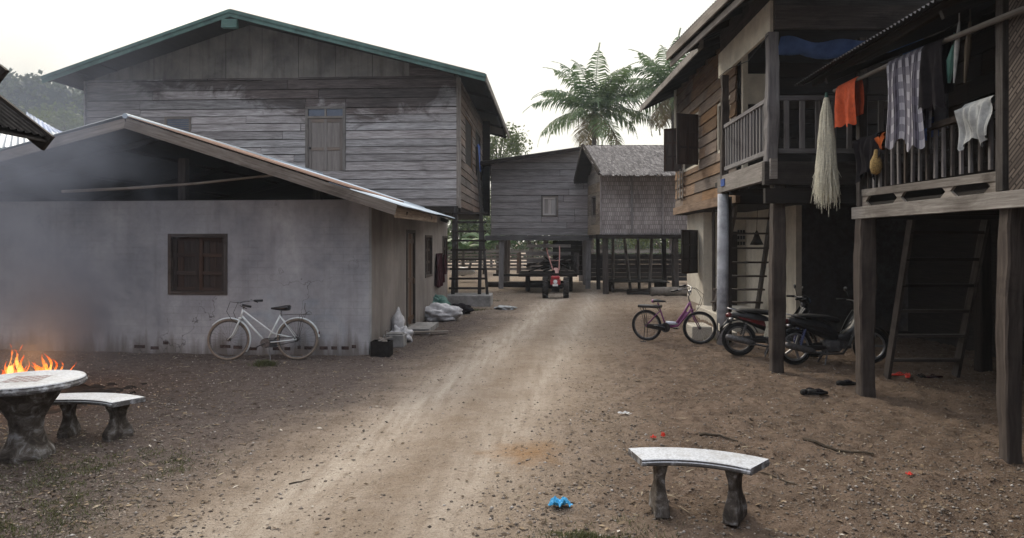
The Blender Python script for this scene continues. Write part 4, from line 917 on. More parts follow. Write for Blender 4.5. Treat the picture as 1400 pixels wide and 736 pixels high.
for Yc in (8.75, 7.9, 6.95, 6.25):
    m = MB(); m.poly([V((bx-.015, Yc+dy, z)) for dy, z in ((-.13, 2.39), (.13, 2.39), (.04, 2.45), (.13, 2.515), (-.13, 2.515), (-.04, 2.45))], (.03,0,0)); m.build('fret_block', M['pale_wood'], hb)
m = MB(); m.box(bx-.03, bx+.02, -7.0, 6.02, 2.3, 4.2, r=.5)  # stretch behind the camera is added, unseen, to block light
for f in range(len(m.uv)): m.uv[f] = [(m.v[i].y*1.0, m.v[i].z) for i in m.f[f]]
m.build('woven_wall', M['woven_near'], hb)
for k in range(2):
    pass
m = MB(); m.box(bx-.05, bx-.032, 5.2, 5.62, 3.3, 3.9); m.build('wall_opening', M['dark_wood'], hb)
GA, GB = V((3.6, 9.9, 4.16)), V((3.6, -7.5, 4.16)); gs = V((5.4, 0, 2.1))  # roof and side walls lengthened unseen behind the camera to block light
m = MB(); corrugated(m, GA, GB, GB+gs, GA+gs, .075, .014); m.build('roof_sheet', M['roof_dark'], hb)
m = MB(); q = V((.12,0,0.02)); m.poly([GA+q, GB+q, GB+gs+q, GA+gs+q], (0,0,-.01)); m.build('shade_lining', M['dark_wood'], hb)  # dark sheet added to paint in the shade under the tin
m = MB()
for v in (.05, .4, .8): m.beam(GA+gs*v+V((0,-.05,-.08)), GB+gs*v+V((0,0,-.08)), .06, .08)
for t in np.linspace(.05, .95, 7): m.beam(GA.lerp(GB, t)+V((.1,0,-.12)), GA.lerp(GB, t)+gs+V((0,0,-.16)), .05, .08)
m.build('rafters', M['dark_wood'], hb)
m = MB(); planks(m, (6.0, 3, 0), (0,1,0), (-1,0,0), 0, 7.4, 2.43, 4.9, .3); m.box(6.02, 6.05, 3, 10.4, 2.4, 4.9); planks(m, (6.0, 9.2, 0), (1,0,0), (0,-1,0), 0, 3, 2.43, 5.5, .3); m.build('inner_wall', M['dark_wood'], hb)
m = MB(); m.box(7.6, 7.7, 2, 14.4, -.05, 2.8); m.box(4.9, 7.6, 14.2, 14.3, -.05, .1); m.build('under_house_wall', M['dark_wood'], hb)
for k, (X, Y) in enumerate(((5.3, 7.0), (5.9, 8.1))):
    m = MB(); m.tube([(X, Y, 2.43), (X, Y, 4.6)], .04); m.build('inner_post', M['dark_wood'], hb)
# ladder under the laundry house
ul = thing('ladder', 'dark wooden ladder slanting up into the underside of the laundry house', 'ladder', (5.4, 9.9, 0))
for xa, xb in ((4.95, 4.87), (5.93, 5.85)):
    m = MB(); m.beam((xa, 9.95, 0), (xb, 9.12, 2.3), .045, .13, (0,1,0)); m.build('stringer', M['post_wood'], ul)
for k in range(6):
    t = (k+.75)/6.4; m = MB(); m.box(4.9-.08*t+.03, 5.93-.08*t-.03, 9.95-.83*t-.07, 9.95-.83*t+.05, 2.3*t-.02, 2.3*t+.02); m.build('rung', M['post_wood'] if k < 3 else M['dark_wood'], ul)
# clothes pole and laundry
def cpole(t): return V((3.86, 9.15, 3.93)).lerp(V((3.98, 5.7, 3.86)), t)+V((0,0,.03*math.sin(t*3.1)))
def ysee(x, X): return X*F/(x-740)
m = MB(); m.tube([cpole(t) for t in np.linspace(0, 1, 8)], [.024+.006*t for t in np.linspace(0, 1, 8)], 8)
setp(m.build('laundry_pole', M['pale_wood'], None, origin=(3.9, 7.5, 3.9), smooth=True), 'long pale pole under the tin eave of the laundry house carrying the washing', 'pole')
def polez(Y):
    t = (9.15-Y)/3.45; return cpole(t)
def drape(name, mt, y0, y1, lf, lbk, label, cat, amp=.03, fold=9, taper=0, x0=None):
    c = polez((y0+y1)/2); m = MB(); R = .035
    def fn(a, b):
        Y = y0+(y1-y0)*a; p = polez(Y); tot = lf+lbk+.11; s = b*tot
        yy = (y0+y1)/2+(Y-(y0+y1)/2)*(1+taper*abs(s-lbk)/max(lf, .1))
        w = amp*math.sin(a*fold*2+.6*math.sin(b*4))+.35*amp*math.sin(a*fold*5+1+b*3)
        if s < lbk: k = (lbk-s); return V((p.x+R+.01+w*min(1, k*4), yy, p.z-k))
        if s < lbk+.11:
            t = (s-lbk)/.11*math.pi; return V((p.x+R*math.cos(t), yy, p.z+R*math.sin(t)))
        k = s-lbk-.11; return V((p.x-R-.01-w*min(1, k*4), yy+.03*math.sin(k*5+a*3)*k, p.z-k*(1+.06*math.sin(a*7)+.05*math.sin(a*17+1))))
    m.grid(fn, 44, 30); o = m.build(name, mt, None, origin=c, smooth=True); return setp(o, label, cat)
drape('orange_shirt', M['orange'], ysee(1174, 3.88), ysee(1149, 3.88), .52, .42, 'bright orange shirt hung over the laundry pole beside the white net', 'shirt', .03, 4)
drape('plaid_sarong', M['plaid'], ysee(1262, 3.9), ysee(1216, 3.9), .96, .8, 'black and white plaid sarong draped over the laundry pole', 'sarong', .025, 5)
drape('dark_shirt', M['dark_cloth'], ysee(1292, 3.93), ysee(1266, 3.93), .62, .5, 'black cloth hanging on the pole right of the plaid sarong', 'cloth', .03, 4, .2)
# white casting net
yc = ysee(1132, 3.86); c = V((3.84, yc, 3.9)); m = MB()
for k in range(620):
    a = random.random()*6.283; q = random.random()**.4; L = random.gauss(1.27, .12); d = V((math.cos(a), math.sin(a), 0)); g1 = lambda s_=.008: V((random.gauss(0,s_), random.gauss(0,s_), 0))
    m.tube([c+d*.03*q+V((0,0,-.02)), c+d*.07*q+V((0,0,-.25))+g1(), c+d*.11*q+V((0,0,-.6))+g1(), c+d*.13*q+V((0,0,-.95))+g1(.01), c+d*(.125*q+random.uniform(0,.045))+V((0,0,-L))+g1(.02)], [.004, .005, .0045, .004, .0025], 3, cap=False, r=random.random())
m.lathe(c+V((0,0,-.62)), [(.02, .6), (.04, .45), (.06, .2), (.075, -.2), (.06, -.45), (.03, -.46)], 14)
net = setp(m.build('casting_net', M['net'], None, origin=c), 'long off-white fringed net bunched up and hanging from the end of the laundry pole', 'net')
m = MB(); m.tube([c+V((0,0,-.12)), c+V((0,0,.05))], [.035, .02], 8); m.build('tie', M['green_cloth'], net)
# cloth over rails
def raildrape(name, mt, Ya, Yb, z, l, label, cat, amp=.03, seed=1):
    m = MB()
    def fn(a, b):
        Y = Ya+(Yb-Ya)*a; s = b*(l+.25); x = bx
        w = amp*math.sin(a*13+seed)+amp*.5*math.sin(a*31+b*4+seed)
        if s < .15: return V((x+.05+w*.3, Y, z-.15+s))
        if s < .25: t = (s-.15)/.1*math.pi; return V((x+.05*math.cos(t), Y, z+.045*math.sin(t)))
        k = s-.25; return V((x-.05-abs(w)-.02*math.sin(b*9+a*5), Y+.05*(a-.5)*math.sin(b*3), z-k*(1-.28*abs(math.sin(a*5+seed)))))
    m.grid(fn, 30, 22); return setp(m.build(name, mt, None, origin=(bx, (Ya+Yb)/2, z), smooth=True), label, cat)
raildrape('grey_cloth', M['grey_cloth'], ysee(1362, bx), ysee(1322, bx), 3.22, .42, 'crumpled pale grey cloth thrown over the verandah rail by the woven wall', 'cloth', .04, 2)
raildrape('dark_jacket', M['dark_cloth'], ysee(1201, bx-.08), ysee(1172, bx-.08), 3.22, .55, 'black jacket hung over the left end of the verandah rail', 'jacket', .05, 5)
raildrape('orange_towel', plain('dull_orange_cloth', (.42,.10,.03), .9, 0, .15, 12, .3, .05), ysee(1213, bx), ysee(1194, bx), 3.2, .17, 'small dull orange towel on the verandah rail beside the black jacket', 'towel', .015, 3)
raildrape('blue_rag', M['blue_cloth'], ysee(1276, bx), ysee(1266, bx), 3.2, .2, 'small blue rag on the verandah rail behind the plaid sarong', 'rag', .02, 1)
# bundle of umbrellas and bags hanging at the eave
for (x, mt_, lab, y_0, y_1, wd) in ((1303, 'green_cloth', 'folded green umbrella hanging above the verandah of the laundry house', 62, 112, .05), (1310, 'grey_cloth', 'slim pale folded parasol hanging beside the green umbrella', 30, 112, .025), (1325, 'stick', 'long brown stick hanging upright to the right of the folded umbrellas', 30, 112, .03)):
    Y = ysee(x, 3.98); zt = H+(330-y_0)*Y/F; zb = H+(330-y_1)*Y/F
    m = MB(); m.tube([(3.99, Y, zt), (3.98, Y+.02, zt*.6+zb*.4), (3.97, Y+.05, zb)], [wd*.35, wd, wd*.3], 8); m.tube([(3.99, Y, zt+.12), (3.99, Y, zt)], .006, 5)
    setp(m.build('folded_umbrella' if mt_ != 'stick' else 'hanging_stick', M[mt_], None, origin=(3.99, Y, zt)), lab, 'umbrella' if mt_ != 'stick' else 'stick')
m = MB(); Y = ysee(1283, 4.1); m.grid(lambda a, b: V((4.12+.04*math.sin(a*9), Y-.12+a*.3, 3.85-.75*b)), 12, 12); setp(m.build('grey_shirt', plain('dim_grey_cloth', (.12,.12,.14), .9), None, origin=(4.1, Y, 3.8), smooth=True), 'dim grey shirt hanging inside the verandah behind the black cloth', 'shirt')
m = MB(); Y = ysee(1208, bx); m.lathe((bx-.09, Y, 2.88), [(.0, .17), (.02, .16), (.03, .1), (.065, .03), (.07, -.05), (.05, -.12), (0, -.14)], 10)
setp(m.build('string_bag', plain('straw_string', (.33,.22,.08), .9, 0, .3, 60, .5), None, origin=(bx, Y, 3.05), smooth=True), 'small straw coloured string bag hanging under the orange towel', 'bag')

# ================================================================ VEHICLES
def place(root, loc, rz, tilt=0):
    root.location = loc; root.rotation_euler = (tilt, 0, rz)
def wheel(par, x, r, rt, tyre, rim, spokes=28, w=.0, alloy=False, z=None, name='wheel', y0=0, turn=0):
    z = r if z is None else z; R = Matrix.Rotation(turn, 3, 'Z'); c = V((x, y0, z))
    ring = lambda rr, n: [c+R @ V((math.cos(2*math.pi*k/n)*rr, 0, math.sin(2*math.pi*k/n)*rr)) for k in range(n)]
    wr = MB().lathe(c, [(0, -.035), (.03, -.035), (.03, .035), (0, .035)], 12, 'y', M=R).build('wheel', M['steel'], par, smooth=False)
    MB().tube(ring(r-rt, 44), rt, 8, closed=True).build('tyre', tyre, wr, smooth=True)
    MB().tube(ring(r-rt*2.1, 44), rt*.62, 6, closed=True).build('rim', rim, wr, smooth=True)
    s = MB()
    if alloy:
        for k in range(5):
            a = 2*math.pi*k/5; d = R @ V((math.cos(a), 0, math.sin(a))); s.beam(c+d*.02, c+d*(r-rt*2), .03, .035, R @ V((0,1,0)))
    else:
        for k in range(spokes):
            a = 2*math.pi*k/spokes; a2 = a+.35*(1 if k % 2 else -1)
            s.tube([c+R @ V((math.cos(a2)*.028, .025*(1 if k % 4 < 2 else -1), math.sin(a2)*.028)), c+R @ V((math.cos(a)*(r-rt*2), 0, math.sin(a)*(r-rt*2)))], .0013, 3, cap=False)
    s.build('spokes', rim if alloy else M['steel'], wr)
    return wr
def arc(c, r, a0, a1, n=14, y=0): return [V((c[0]+math.cos(math.radians(a0+(a1-a0)*k/n))*r, y, c[1]+math.sin(math.radians(a0+(a1-a0)*k/n))*r)) for k in range(n+1)]
def fender(m, c, r, a0, a1, w, y=0, n=16, deep=.012):
    def fn(u, v):
        a = math.radians(a0+(a1-a0)*u); rr = r-deep*(2*v-1)**2*1.5; return V((c[0]+math.cos(a)*rr, y+(v-.5)*w, c[1]+math.sin(a)*rr))
    m.grid(fn, n, 5)
def crank(par, x, z, y=.05, r=.085, a=20):
    m = MB(); m.lathe((x, y, z), [(0, -.004), (r, -.004), (r, .004), (0, .004)], 22, 'y'); m.tube([(x, -.06, z), (x, .07, z)], .016, 8)
    c_ = m.build('crank', M['steel'] if r < .09 else M['blackp'], par)
    for sgn in (1, -1):
        d = V((math.cos(math.radians(a))*.165*sgn, 0, math.sin(math.radians(a))*.165*sgn)); m = MB(); y_ = .085*sgn
        m.tube([(x, y_*.8, z), V((x, y_, z))+d], .009, 6); p = V((x, y_+.045*sgn, z))+d; m.box(p.x-.04, p.x+.04, p.y-.035, p.y+.035, p.z-.012, p.z+.012)
        m.build('pedal', M['blackp'], c_)
# ---- white bicycle (its front points to -x in its own frame)
b1 = thing('bicycle', 'white step-through bicycle with tan tyres parked against the cement wall under the window', 'bicycle')
wheel(b1, -.556, .34, .020, M['tan_rim'], M['steel'], 32, turn=.06); wheel(b1, .556, .34, .020, M['tan_rim'], M['steel'], 32)
m = MB(); HT, HB, BB, SC_, RH, FH = V((-.335,0,.83)), V((-.365,0,.70)), V((.05,0,.28)), V((.265,0,.72)), V((.556,0,.34)), V((-.556,0,.34))
m.tube([HT, HB], .019, 8); m.tube([HT+V((.005,0,-.02)), V((.155,0,.44)), V((.2,.02,.42)), RH+V((0,.05,0))], .0125, 8); m.tube([HT+V((.005,0,-.02)), V((.155,0,.44)), RH+V((0,-.05,0))], .009, 8)
m.tube([HB+V((.01,0,.03)), BB], .0165, 8); m.tube([SC_+V((.01,0,.02)), BB], .015, 8)
for s in (-1, 1):
    m.tube([SC_+V((0,.015*s,-.0)), RH+V((0,.055*s,0))], .009, 6); m.tube([BB+V((0,.03*s,0)), RH+V((0,.055*s,-.005))], .01, 6)
m.build('frame', M['white_paint'], b1, smooth=True)
m = MB()
for s in (-1, 1): m.tube([HB+V((0,.03*s,-.02)), V((-.42,.045*s,.55)), V((-.48,.048*s,.42)), FH+V((0,.048*s,0))], [.013,.012,.009,.008], 6)
m.box(-.395, -.345, -.045, .045, .67, .70); m.build('fork', M['white_paint'], b1, smooth=True)
m = MB(); m.tube([HT+V((0,0,-.02)), V((-.31,0,.92)), V((-.35,0,.94))], .012, 8); m.tube([V((-.13,-.26,.885)), V((-.24,-.25,.92)), V((-.36,-.16,.955)), V((-.37,0,.945)), V((-.36,.16,.955)), V((-.24,.27,.975)), V((-.14,.29,.965))], .011, 8)
hbar = m.build('handlebar', M['chrome'], b1, smooth=True)
for s in (-1, 1):
    z = .883 if s < 0 else .965; m = MB(); m.tube([(-.25, .262*s, z+.03*(s < 0)), (-.11, .27*s, z)], .019, 8); m.tube([(-.3, .24*s, z+.02), (-.18, .25*s, z-.035)], .006, 5); m.build('grip', M['blackp'], hbar, smooth=True)
m = MB(); m.tube([(-.3,-.2,.94), (-.5,-.12,.96), (-.58,-.05,.80), (-.50,-.04,.66), (-.42,-.02,.62)], .0045, 5); m.tube([(-.3,.2,.96), (-.46,.1,.93), (-.5,.03,.78), (-.43,.0,.64)], .0045, 5); m.build('brake_cable', M['cord'], b1)
m = MB(); m.tube([SC_+V((.01,0,0)), V((.285,0,.80))], .013, 8); m.build('seat_post', M['chrome'], b1, smooth=True)
sad = [(.12,.845,.014,.015), (.2,.845,.03,.026), (.28,.845,.065,.038), (.36,.85,.095,.046), (.41,.855,.085,.044), (.43,.86,.05,.03)]
m = MB(); m.loft(sad); m.build('saddle', M['blackp'], b1, smooth=True)
m = MB(); fender(m, (-.556,.34), .362, 30, 178-40, .045); fender(m, (-.556,.34), .362, -35, 30, .045); ff = m.build('front_mudguard', M['white_paint'], b1, smooth=True)
m = MB(); fender(m, (.556,.34), .362, 5, 175, .045); m.build('rear_mudguard', M['white_paint'], b1, smooth=True)
m = MB()
for s in (-1, 0, 1): m.tube([(.3, .03*s, .735), (.42, .06*s, .745), (.76, .06*s, .745)], .005, 5)
for x in (.45, .6, .75): m.tube([(x, -.06, .745), (x, .06, .745)], .005, 5)
for s in (-1, 1): m.tube([(.66, .06*s, .74), (.556, .06*s, .34)], .005, 5); m.tube([(.6, .06*s, .74), (.556, .06*s, .34)], .004, 5)
m.tube([(.70,.0,.75), (.66,0,.84), (.67,0,.93)], .006, 5); m.tube([(.67,0,.75), (.74,0,.80), (.78,0,.76)], .005, 5); m.build('rack', M['steel'], b1)
m = MB(); m.box(.02, .2, .055, .075, .2, .33); m.tube([(.1,-.03,.24), (.2,-.22,.0)], .008, 6); m.build('kickstand', M['steel'], b1)
m = MB(); m.tube([(.05,-.055,.355), (.556,-.055,.375)], .006, 4); m.tube([(.05,-.055,.205), (.556,-.055,.305)], .006, 4); m.lathe((.556,-.055,.34), [(0,-.004),(.04,-.004),(.04,.004),(0,.004)], 14, 'y'); m.build('chain', M['cord'], b1)
crank(b1, .05, .28, -.05, .08, 25)
m = MB(); m.box(.90, .915, -.02, .02, .42, .46); m.build('reflector', M['darkred'], b1)
place(b1, ((-5.11-4.04)/2, 11.42, gz(-4.6, 11.4)-.005), math.radians(3), math.radians(-3))
# ---- purple bicycle (front points to +x)
b2 = thing('bicycle', 'small purple bicycle with a padded rear seat beside the motorbikes', 'bicycle')
TR = math.radians(20)
wheel(b2, .52, .315, .024, M['black'], M['steel'], 28, turn=TR*.9); wheel(b2, -.52, .305, .024, M['black'], M['steel'], 28)
HT, HB, BB, SC_, RH = V((.335,0,.80)), V((.375,0,.66)), V((-.13,0,.29)), V((-.25,0,.60)), V((-.52,0,.305))
m = MB(); m.tube([HT, HB], .02, 8); m.tube([HT+V((-.01,0,-.03)), V((.22,0,.58)), V((.07,0,.38)), BB], .023, 8); m.tube([HB+V((-.01,0,.01)), V((.26,0,.52)), V((.1,0,.33)), BB], .02, 8)
m.poly([V((.27,-.006,.62)), V((.31,-.006,.58)), V((.13,-.006,.35)), V((.08,-.006,.38))], (0,.012,0)); m.tube([V((-.29,0,.76)), BB], .016, 8)
for s in (-1, 1): m.tube([SC_+V((0,.015*s,0)), RH+V((0,.055*s,0))], .01, 6); m.tube([BB+V((0,.03*s,0)), RH+V((0,.055*s,-.005))], .01, 6)
m.build('frame', M['purple'], b2, smooth=True)
m = MB(); m.loft([(-.13,.375,.03,.035), (-.02,.375,.04,.035), (.06,.375,.03,.03), (.1,.38,.015,.015)]); m.build('frame_cover', M['silver'], b2, smooth=True)
m = MB()
for s in (-1, 1): m.tube([HB+V((0,.035*s,-.02)), V((.42,.05*s,.50)), V((.52,.055*s,.315))], [.014,.012,.009], 6)
m.box(.355, .405, -.05, .05, .63, .66); m.build('fork', M['purple'], b2, smooth=True)
m = MB(); m.tube([HT, V((.31,0,.9)), V((.34,0,.95))], .013, 8); m.tube([V((.10,-.27,1.02)), V((.2,-.27,1.06)), V((.33,-.16,1.06)), V((.345,-.05,.95)), V((.345,.05,.95)), V((.33,.16,1.06)), V((.24,.27,1.08)), V((.14,.28,1.05))], .011, 8)
hbar = m.build('handlebar', M['chrome'], b2, smooth=True)
for s in (-1, 1):
    z = 1.02 if s < 0 else 1.05; m = MB(); m.tube([(.2, .275*s, z+.03), (.06, .275*s, z)], .019, 8); m.tube([(.26, .26*s, z+.02), (.12, .26*s, z-.03)], .007, 5); m.build('grip', M['blackp'], hbar, smooth=True)
m = MB(); m.tube([(.3,-.18,1.06), (.48,-.1,1.08), (.62,-.05,.95), (.56,-.03,.75), (.45,0,.62)], .0045, 5); m.tube([(.3,.18,1.07), (.45,.1,1.02), (.55,.03,.88), (.48,0,.66)], .0045, 5); m.build('brake_cable', M['cord'], b2)
m = MB(); m.loft([(-.13,.79,.014,.013), (-.2,.79,.03,.02), (-.28,.795,.07,.028), (-.35,.80,.09,.032), (-.39,.80,.06,.02)]); m.build('saddle', M['blackp'], b2, smooth=True)
m = MB(); m.loft([(-.355,.792,.092,.036), (-.395,.79,.07,.032), (-.405,.79,.04,.02)]); m.build('saddle_trim', M['purple'], b2, smooth=True)
m = MB(); m.box(-.68, -.22, -.07, .07, .655, .71); m.build('rear_seat', M['blackp'], b2, bevel=.015)
m = MB()
for s in (-1, 1): m.tube([(-.56, .06*s, .66), (-.53, .065*s, .305)], .006, 5); m.tube([(-.62, .06*s, .66), (-.54, .065*s, .305)], .005, 5)
m.tube([(-.3,0,.65), (-.25,0,.58)], .007, 5)
for s in (-1, 1): m.tube([(-.53, .09*s, .30), (-.555, .1*s, .0)], .007, 5)
m.tube([(-.62,-.1,.0), (-.5,-.1,.0)], .007, 5); m.build('rack', M['blackp'], b2)
crank(b2, -.13, .29, -.05, .095, -12)
m = MB(); m.loft([(-.13,.29,.012,.07), (-.3,.295,.010,.055), (-.5,.305,.010,.035)], e=2); o_ = m.build('chain_guard', M['blackp'], b2, smooth=True); o_.location = (0, -.06, 0)
m = MB(); m.tube([(.345,-.045,.99), (.36,-.045,1.02)], .03, 10); m.build('bell', M['chrome'], b2, smooth=True)
place(b2, (2.53, 13.35, gz(2.5, 13.4)), math.radians(-27), math.radians(3))

# ---- motorbikes (front points to +x)
def motorbike(label, side, alloy, shock, loc, rz, turn):
    t = thing('motorbike', label, 'motorbike', group=None); r = .285
    ww = wheel(t, -.62, r, .036, M['black'], M['steel'] if not alloy else M['chrome'], 30, alloy=alloy); wheel(t, .62, r, .034, M['black'], M['steel'] if not alloy else M['chrome'], 30, alloy=alloy, turn=turn)
    m = MB(); m.loft([(-.78,.70,.03,.02), (-.72,.70,.08,.055), (-.5,.66,.11,.10), (-.3,.60,.125,.13), (-.1,.52,.11,.13), (.02,.46,.09,.10), (.06,.44,.05,.05)], 16, 2.8); m.build('tail_fairing', M['blackp'], t, smooth=True)
    m = MB()
    for s in (-1, 1): m.poly([V((-.66, .105*s, .68)), V((-.2, .133*s, .60)), V((-.04, .12*s, .50)), V((-.12, .13*s, .50)), V((-.34, .132*s, .56)), V((-.62, .108*s, .645))], (0,.006*s,0))
    m.build('side_panel', side, t)
    m = MB(); m.loft([(-.66,.765,.06,.02), (-.6,.77,.11,.035), (-.35,.765,.125,.04), (-.1,.735,.12,.045), (.06,.70,.09,.04), (.1,.69,.05,.02)], 14, 2.6); m.build('seat', M['black'], t, smooth=True)
    m = MB(); m.tube([(-.5,.12,.74), (-.74,.115,.80), (-.80,.06,.81), (-.80,-.06,.81), (-.74,-.115,.80), (-.5,-.12,.74)], .011, 6); m.build('grab_rail', M['chrome'], t, smooth=True)
    m = MB(); m.loft([(-.835,.685,.04,.03), (-.80,.69,.07,.045), (-.74,.69,.07,.04)]); m.build('tail_light', M['darkred'], t, smooth=True)
    for s in (-1, 1): m = MB(); m.loft([(-.80,.63,.03,.02), (-.76,.635,.035,.028), (-.72,.64,.02,.015)]); o = m.build('indicator', M['chrome'], t, smooth=True); o.location = (0, .1*s, 0)
    m = MB(); fender(m, (-.62,r), .34, 20, 165, .12); m.poly([V((-.93,-.05,.42)), V((-.93,.05,.42)), V((-.99,.05,.25)), V((-.99,-.05,.25))], (.006,0,0)); m.tube([(-.78,0,.62), (-.95,0,.40)], .03, 6); m.build('rear_mudguard', M['blackp'], t, smooth=True)
    m = MB(); fender(m, (.62,r), .335, 10, 150, .11); m.build('front_mudguard', M['blackp'], t, smooth=True)
    m = MB()
    for s in (-1, 1): m.tube([(.62, .075*s, r), (.50, .075*s, .62), (.44, .05*s, .78)], [.022,.024,.02], 8)
    m.build('fork', M['steel'], t, smooth=True)
    m = MB(); m.loft([(.02,.42,.05,.06), (.15,.40,.07,.09), (.3,.50,.10,.13), (.40,.66,.12,.17), (.46,.74,.10,.15), (.5,.78,.05,.08)], 16, 2.6); m.build('front_body', M['blackp'], t, smooth=True)
    m = MB()
    for s in (-1, 1):
        m.grid(lambda a, b: V((.46-.26*a-.05*b, s*(.12+.10*math.sin(b*2.6)), .84-.52*a+.06*math.sin(a*3.1))), 10, 6)
    m.build('leg_shield', M['blackp'], t, smooth=True)
    m = MB()
    for s in (-1, 1): m.tube([(.50, .155*s, .80), (.42, .19*s, .66), (.30, .185*s, .54), (.2, .17*s, .47)], [.006,.02,.018,.004], 6)
    m.build('shield_trim', M['chrome'], t, smooth=True)
    m = MB(); m.loft([(.36,.98,.05,.03), (.40,.98,.10,.06), (.47,.97,.11,.075), (.52,.95,.07,.05)], 14, 2.4); hl = m.build('handlebar_cowl', M['blackp'], t, smooth=True)
    m = MB(); m.loft([(.50,.955,.075,.055), (.535,.95,.07,.05), (.55,.95,.04,.03)]); m.build('headlight', M['glass'], hl, smooth=True)
    m = MB(); m.tube([(.44,0,.80), (.41,0,.95)], .03, 8); m.tube([(.26,-.34,1.00), (.38,-.2,1.0), (.41,0,.99), (.38,.2,1.0), (.26,.34,1.00)], .012, 8); bar = m.build('handlebar', M['steel'], t, smooth=True)
    for s in (-1, 1):
        m = MB(); m.tube([(.34,.24*s,1.005), (.24,.355*s,1.0)], .02, 8); m.build('grip', M['black'], bar, smooth=True)
        m = MB(); m.tube([(.42,.2*s,1.0), (.33,.34*s,.99)], .007, 5); m.build('brake_lever', M['chrome'], bar)
        m = MB(); m.tube([(.38,.2*s,1.0), (.36,.27*s,1.14)], .006, 5); m.loft([(.345,1.17,.05,.035), (.36,1.17,.055,.04), (.37,1.17,.03,.02)]); 
        for i in range(len(m.v)-42, len(m.v)): m.v[i].y += .29*s
        m.build('mirror', M['blackp'], t, smooth=True)
    m = MB(); m.loft([(-.18,.30,.09,.08), (-.1,.30,.11,.11), (.06,.30,.11,.11), (.12,.31,.08,.08)], 12, 3); 
    for k in range(5): m.box(.12+k*.032, .135+k*.032, -.07, .07, .26, .38)
    m.build('engine', M['steel'], t)
    m = MB(); m.tube([(.2,-.06,.27), (.1,-.12,.19), (-.2,-.14,.19), (-.45,-.16,.24)], .018, 8); m.tube([(-.38,-.17,.235), (-.45,-.17,.25), (-.82,-.175,.34), (-.86,-.175,.35)], [.03,.048,.052,.03], 10); m.build('exhaust', M['steel'], t, smooth=True)
    for s in (-1, 1):
        m = MB(); m.tube([(-.58,.12*s,.33), (-.50,.12*s,.58)], .01, 6); 
        for k in range(8): q = V((-.575+.008*k, .12*s, .36+.027*k)); m.tube([q, q+V((.004,0,.012))], .026, 8)
        m.build('shock_absorber', shock, t)
    m = MB(); m.beam((-.62,.07,.285), (-.1,.08,.29), .03, .06); m.beam((-.62,-.07,.285), (-.1,-.08,.29), .03, .05); m.loft([(-.66,.285,.01,.05), (-.4,.285,.015,.06), (-.1,.29,.015,.07)], e=2); m.build('swing_arm', M['blackp'], t)
    m = MB(); m.tube([(-.05,.12,.22), (-.12,.26,.0)], .01, 6); m.tube([(.0,-.2,.24), (.0,.2,.24)], .012, 6); m.tube([(-.15,-.12,.22), (-.22,-.17,.01)], .012, 6); m.tube([(-.1,.12,.22), (-.17,.17,.01)], .012, 6); m.build('stand', M['steel'], t)
    m = MB(); m.box(-.955, -.945, -.08, .08, .42, .54); m.build('number_plate', M['cream'], t)
    m = MB()
    for k in range(2): m.tube(arc((.1,.0), .08, 0, 1, 1), .001, 3)
    place(t, loc, rz); return t
motorbike('dark motorbike with a deep red side panel parked nearest the round concrete post', M['darkred'], False, M['steel'], (3.98, 11.75, .0), math.radians(-8), .1)
motorbike('black motorbike with a blue rear spring parked behind the square corner post of the balcony', M['blackp'], True, plain('blue_spring', (.06,.08,.20), .4), (4.62, 11.0, .0), math.radians(4), -.1)
m = MB(); m.grid(lambda a, b: V((3.68+.08*a+.02*math.sin(b*5), 11.45-.0*b, .63-.25*b))+V((.015*math.sin(a*8), -.02*b, 0)), 8, 8); setp(m.build('pale_rag', M['net'], None, origin=(3.7,11.45,.5), smooth=True), 'pale yellowish rag hanging from the rear of the red-panelled motorbike', 'rag')

# ---- two-wheel tractor, nose towards the camera
tr = thing('walking_tractor', 'red two-wheeled walking tractor with long raised handlebars at the end of the lane', 'tractor')
for s in (-1, 1):
    m = MB(); m.lathe((.36*s, 0, .34), [(.12,-.09), (.30,-.09), (.33,-.06), (.335,0), (.33,.06), (.30,.09), (.12,.09)], 26, 'x')
    for k in range(18):
        a = 2*math.pi*k/18
        for q in (-1, 1): p = V((.36*s+q*.045, math.cos(a+.08*q)*.345, .34+math.sin(a+.08*q)*.345)); m.box6(p, V((1,0,0)), V((0,math.cos(a),math.sin(a))), V((0,-math.sin(a),math.cos(a))), .05, .022, .018)
    w_ = m.build('wheel', M['tyre_dusty'], tr)
    m = MB(); m.lathe((.36*s, 0, .34), [(0,-.05), (.1,-.05), (.2,-.04), (.2,.04), (.1,.05), (0,.05)], 16, 'x'); m.build('rim', M['darkred'], w_)
m = MB(); m.box(-.14, .14, -.35, .3, .30, .44); m.box(-.25, .25, -.05, .05, .3, .38); m.box(-.1, .1, .1, .45, .35, .62); m.box(-.13,.13,-.42,-.35,.22,.36); m.build('chassis', M['soot_shade'], tr, bevel=.01)
m = MB(); m.box(-.17, .17, -.42, .0, .46, .64); en = m.build('engine', M['red'], tr, bevel=.03)
m = MB(); m.box(-.15, .15, -.43, -.05, .66, .76); m.build('fuel_tank', M['red'], tr, bevel=.03)
m = MB(); m.lathe((0, -.44, .57), [(0,-.035), (.06,-.03), (.07,.0), (0,.02)], 14, 'y'); m.build('headlight', M['white'], tr)
m = MB(); m.box(-.09, .09, -.47, -.445, .42, .50); m.build('front_badge', M['white'], tr)
m = MB(); m.box(-.12, .12, -.3, -.1, .77, .85); m.tube([(.12,-.2,.7), (.14,-.2,.95)], .02, 8); m.lathe((-.06,-.2,.9), [(.05,-.06),(.05,.04),(0,.06)], 10); m.build('air_filter', M['soot_shade'], tr)
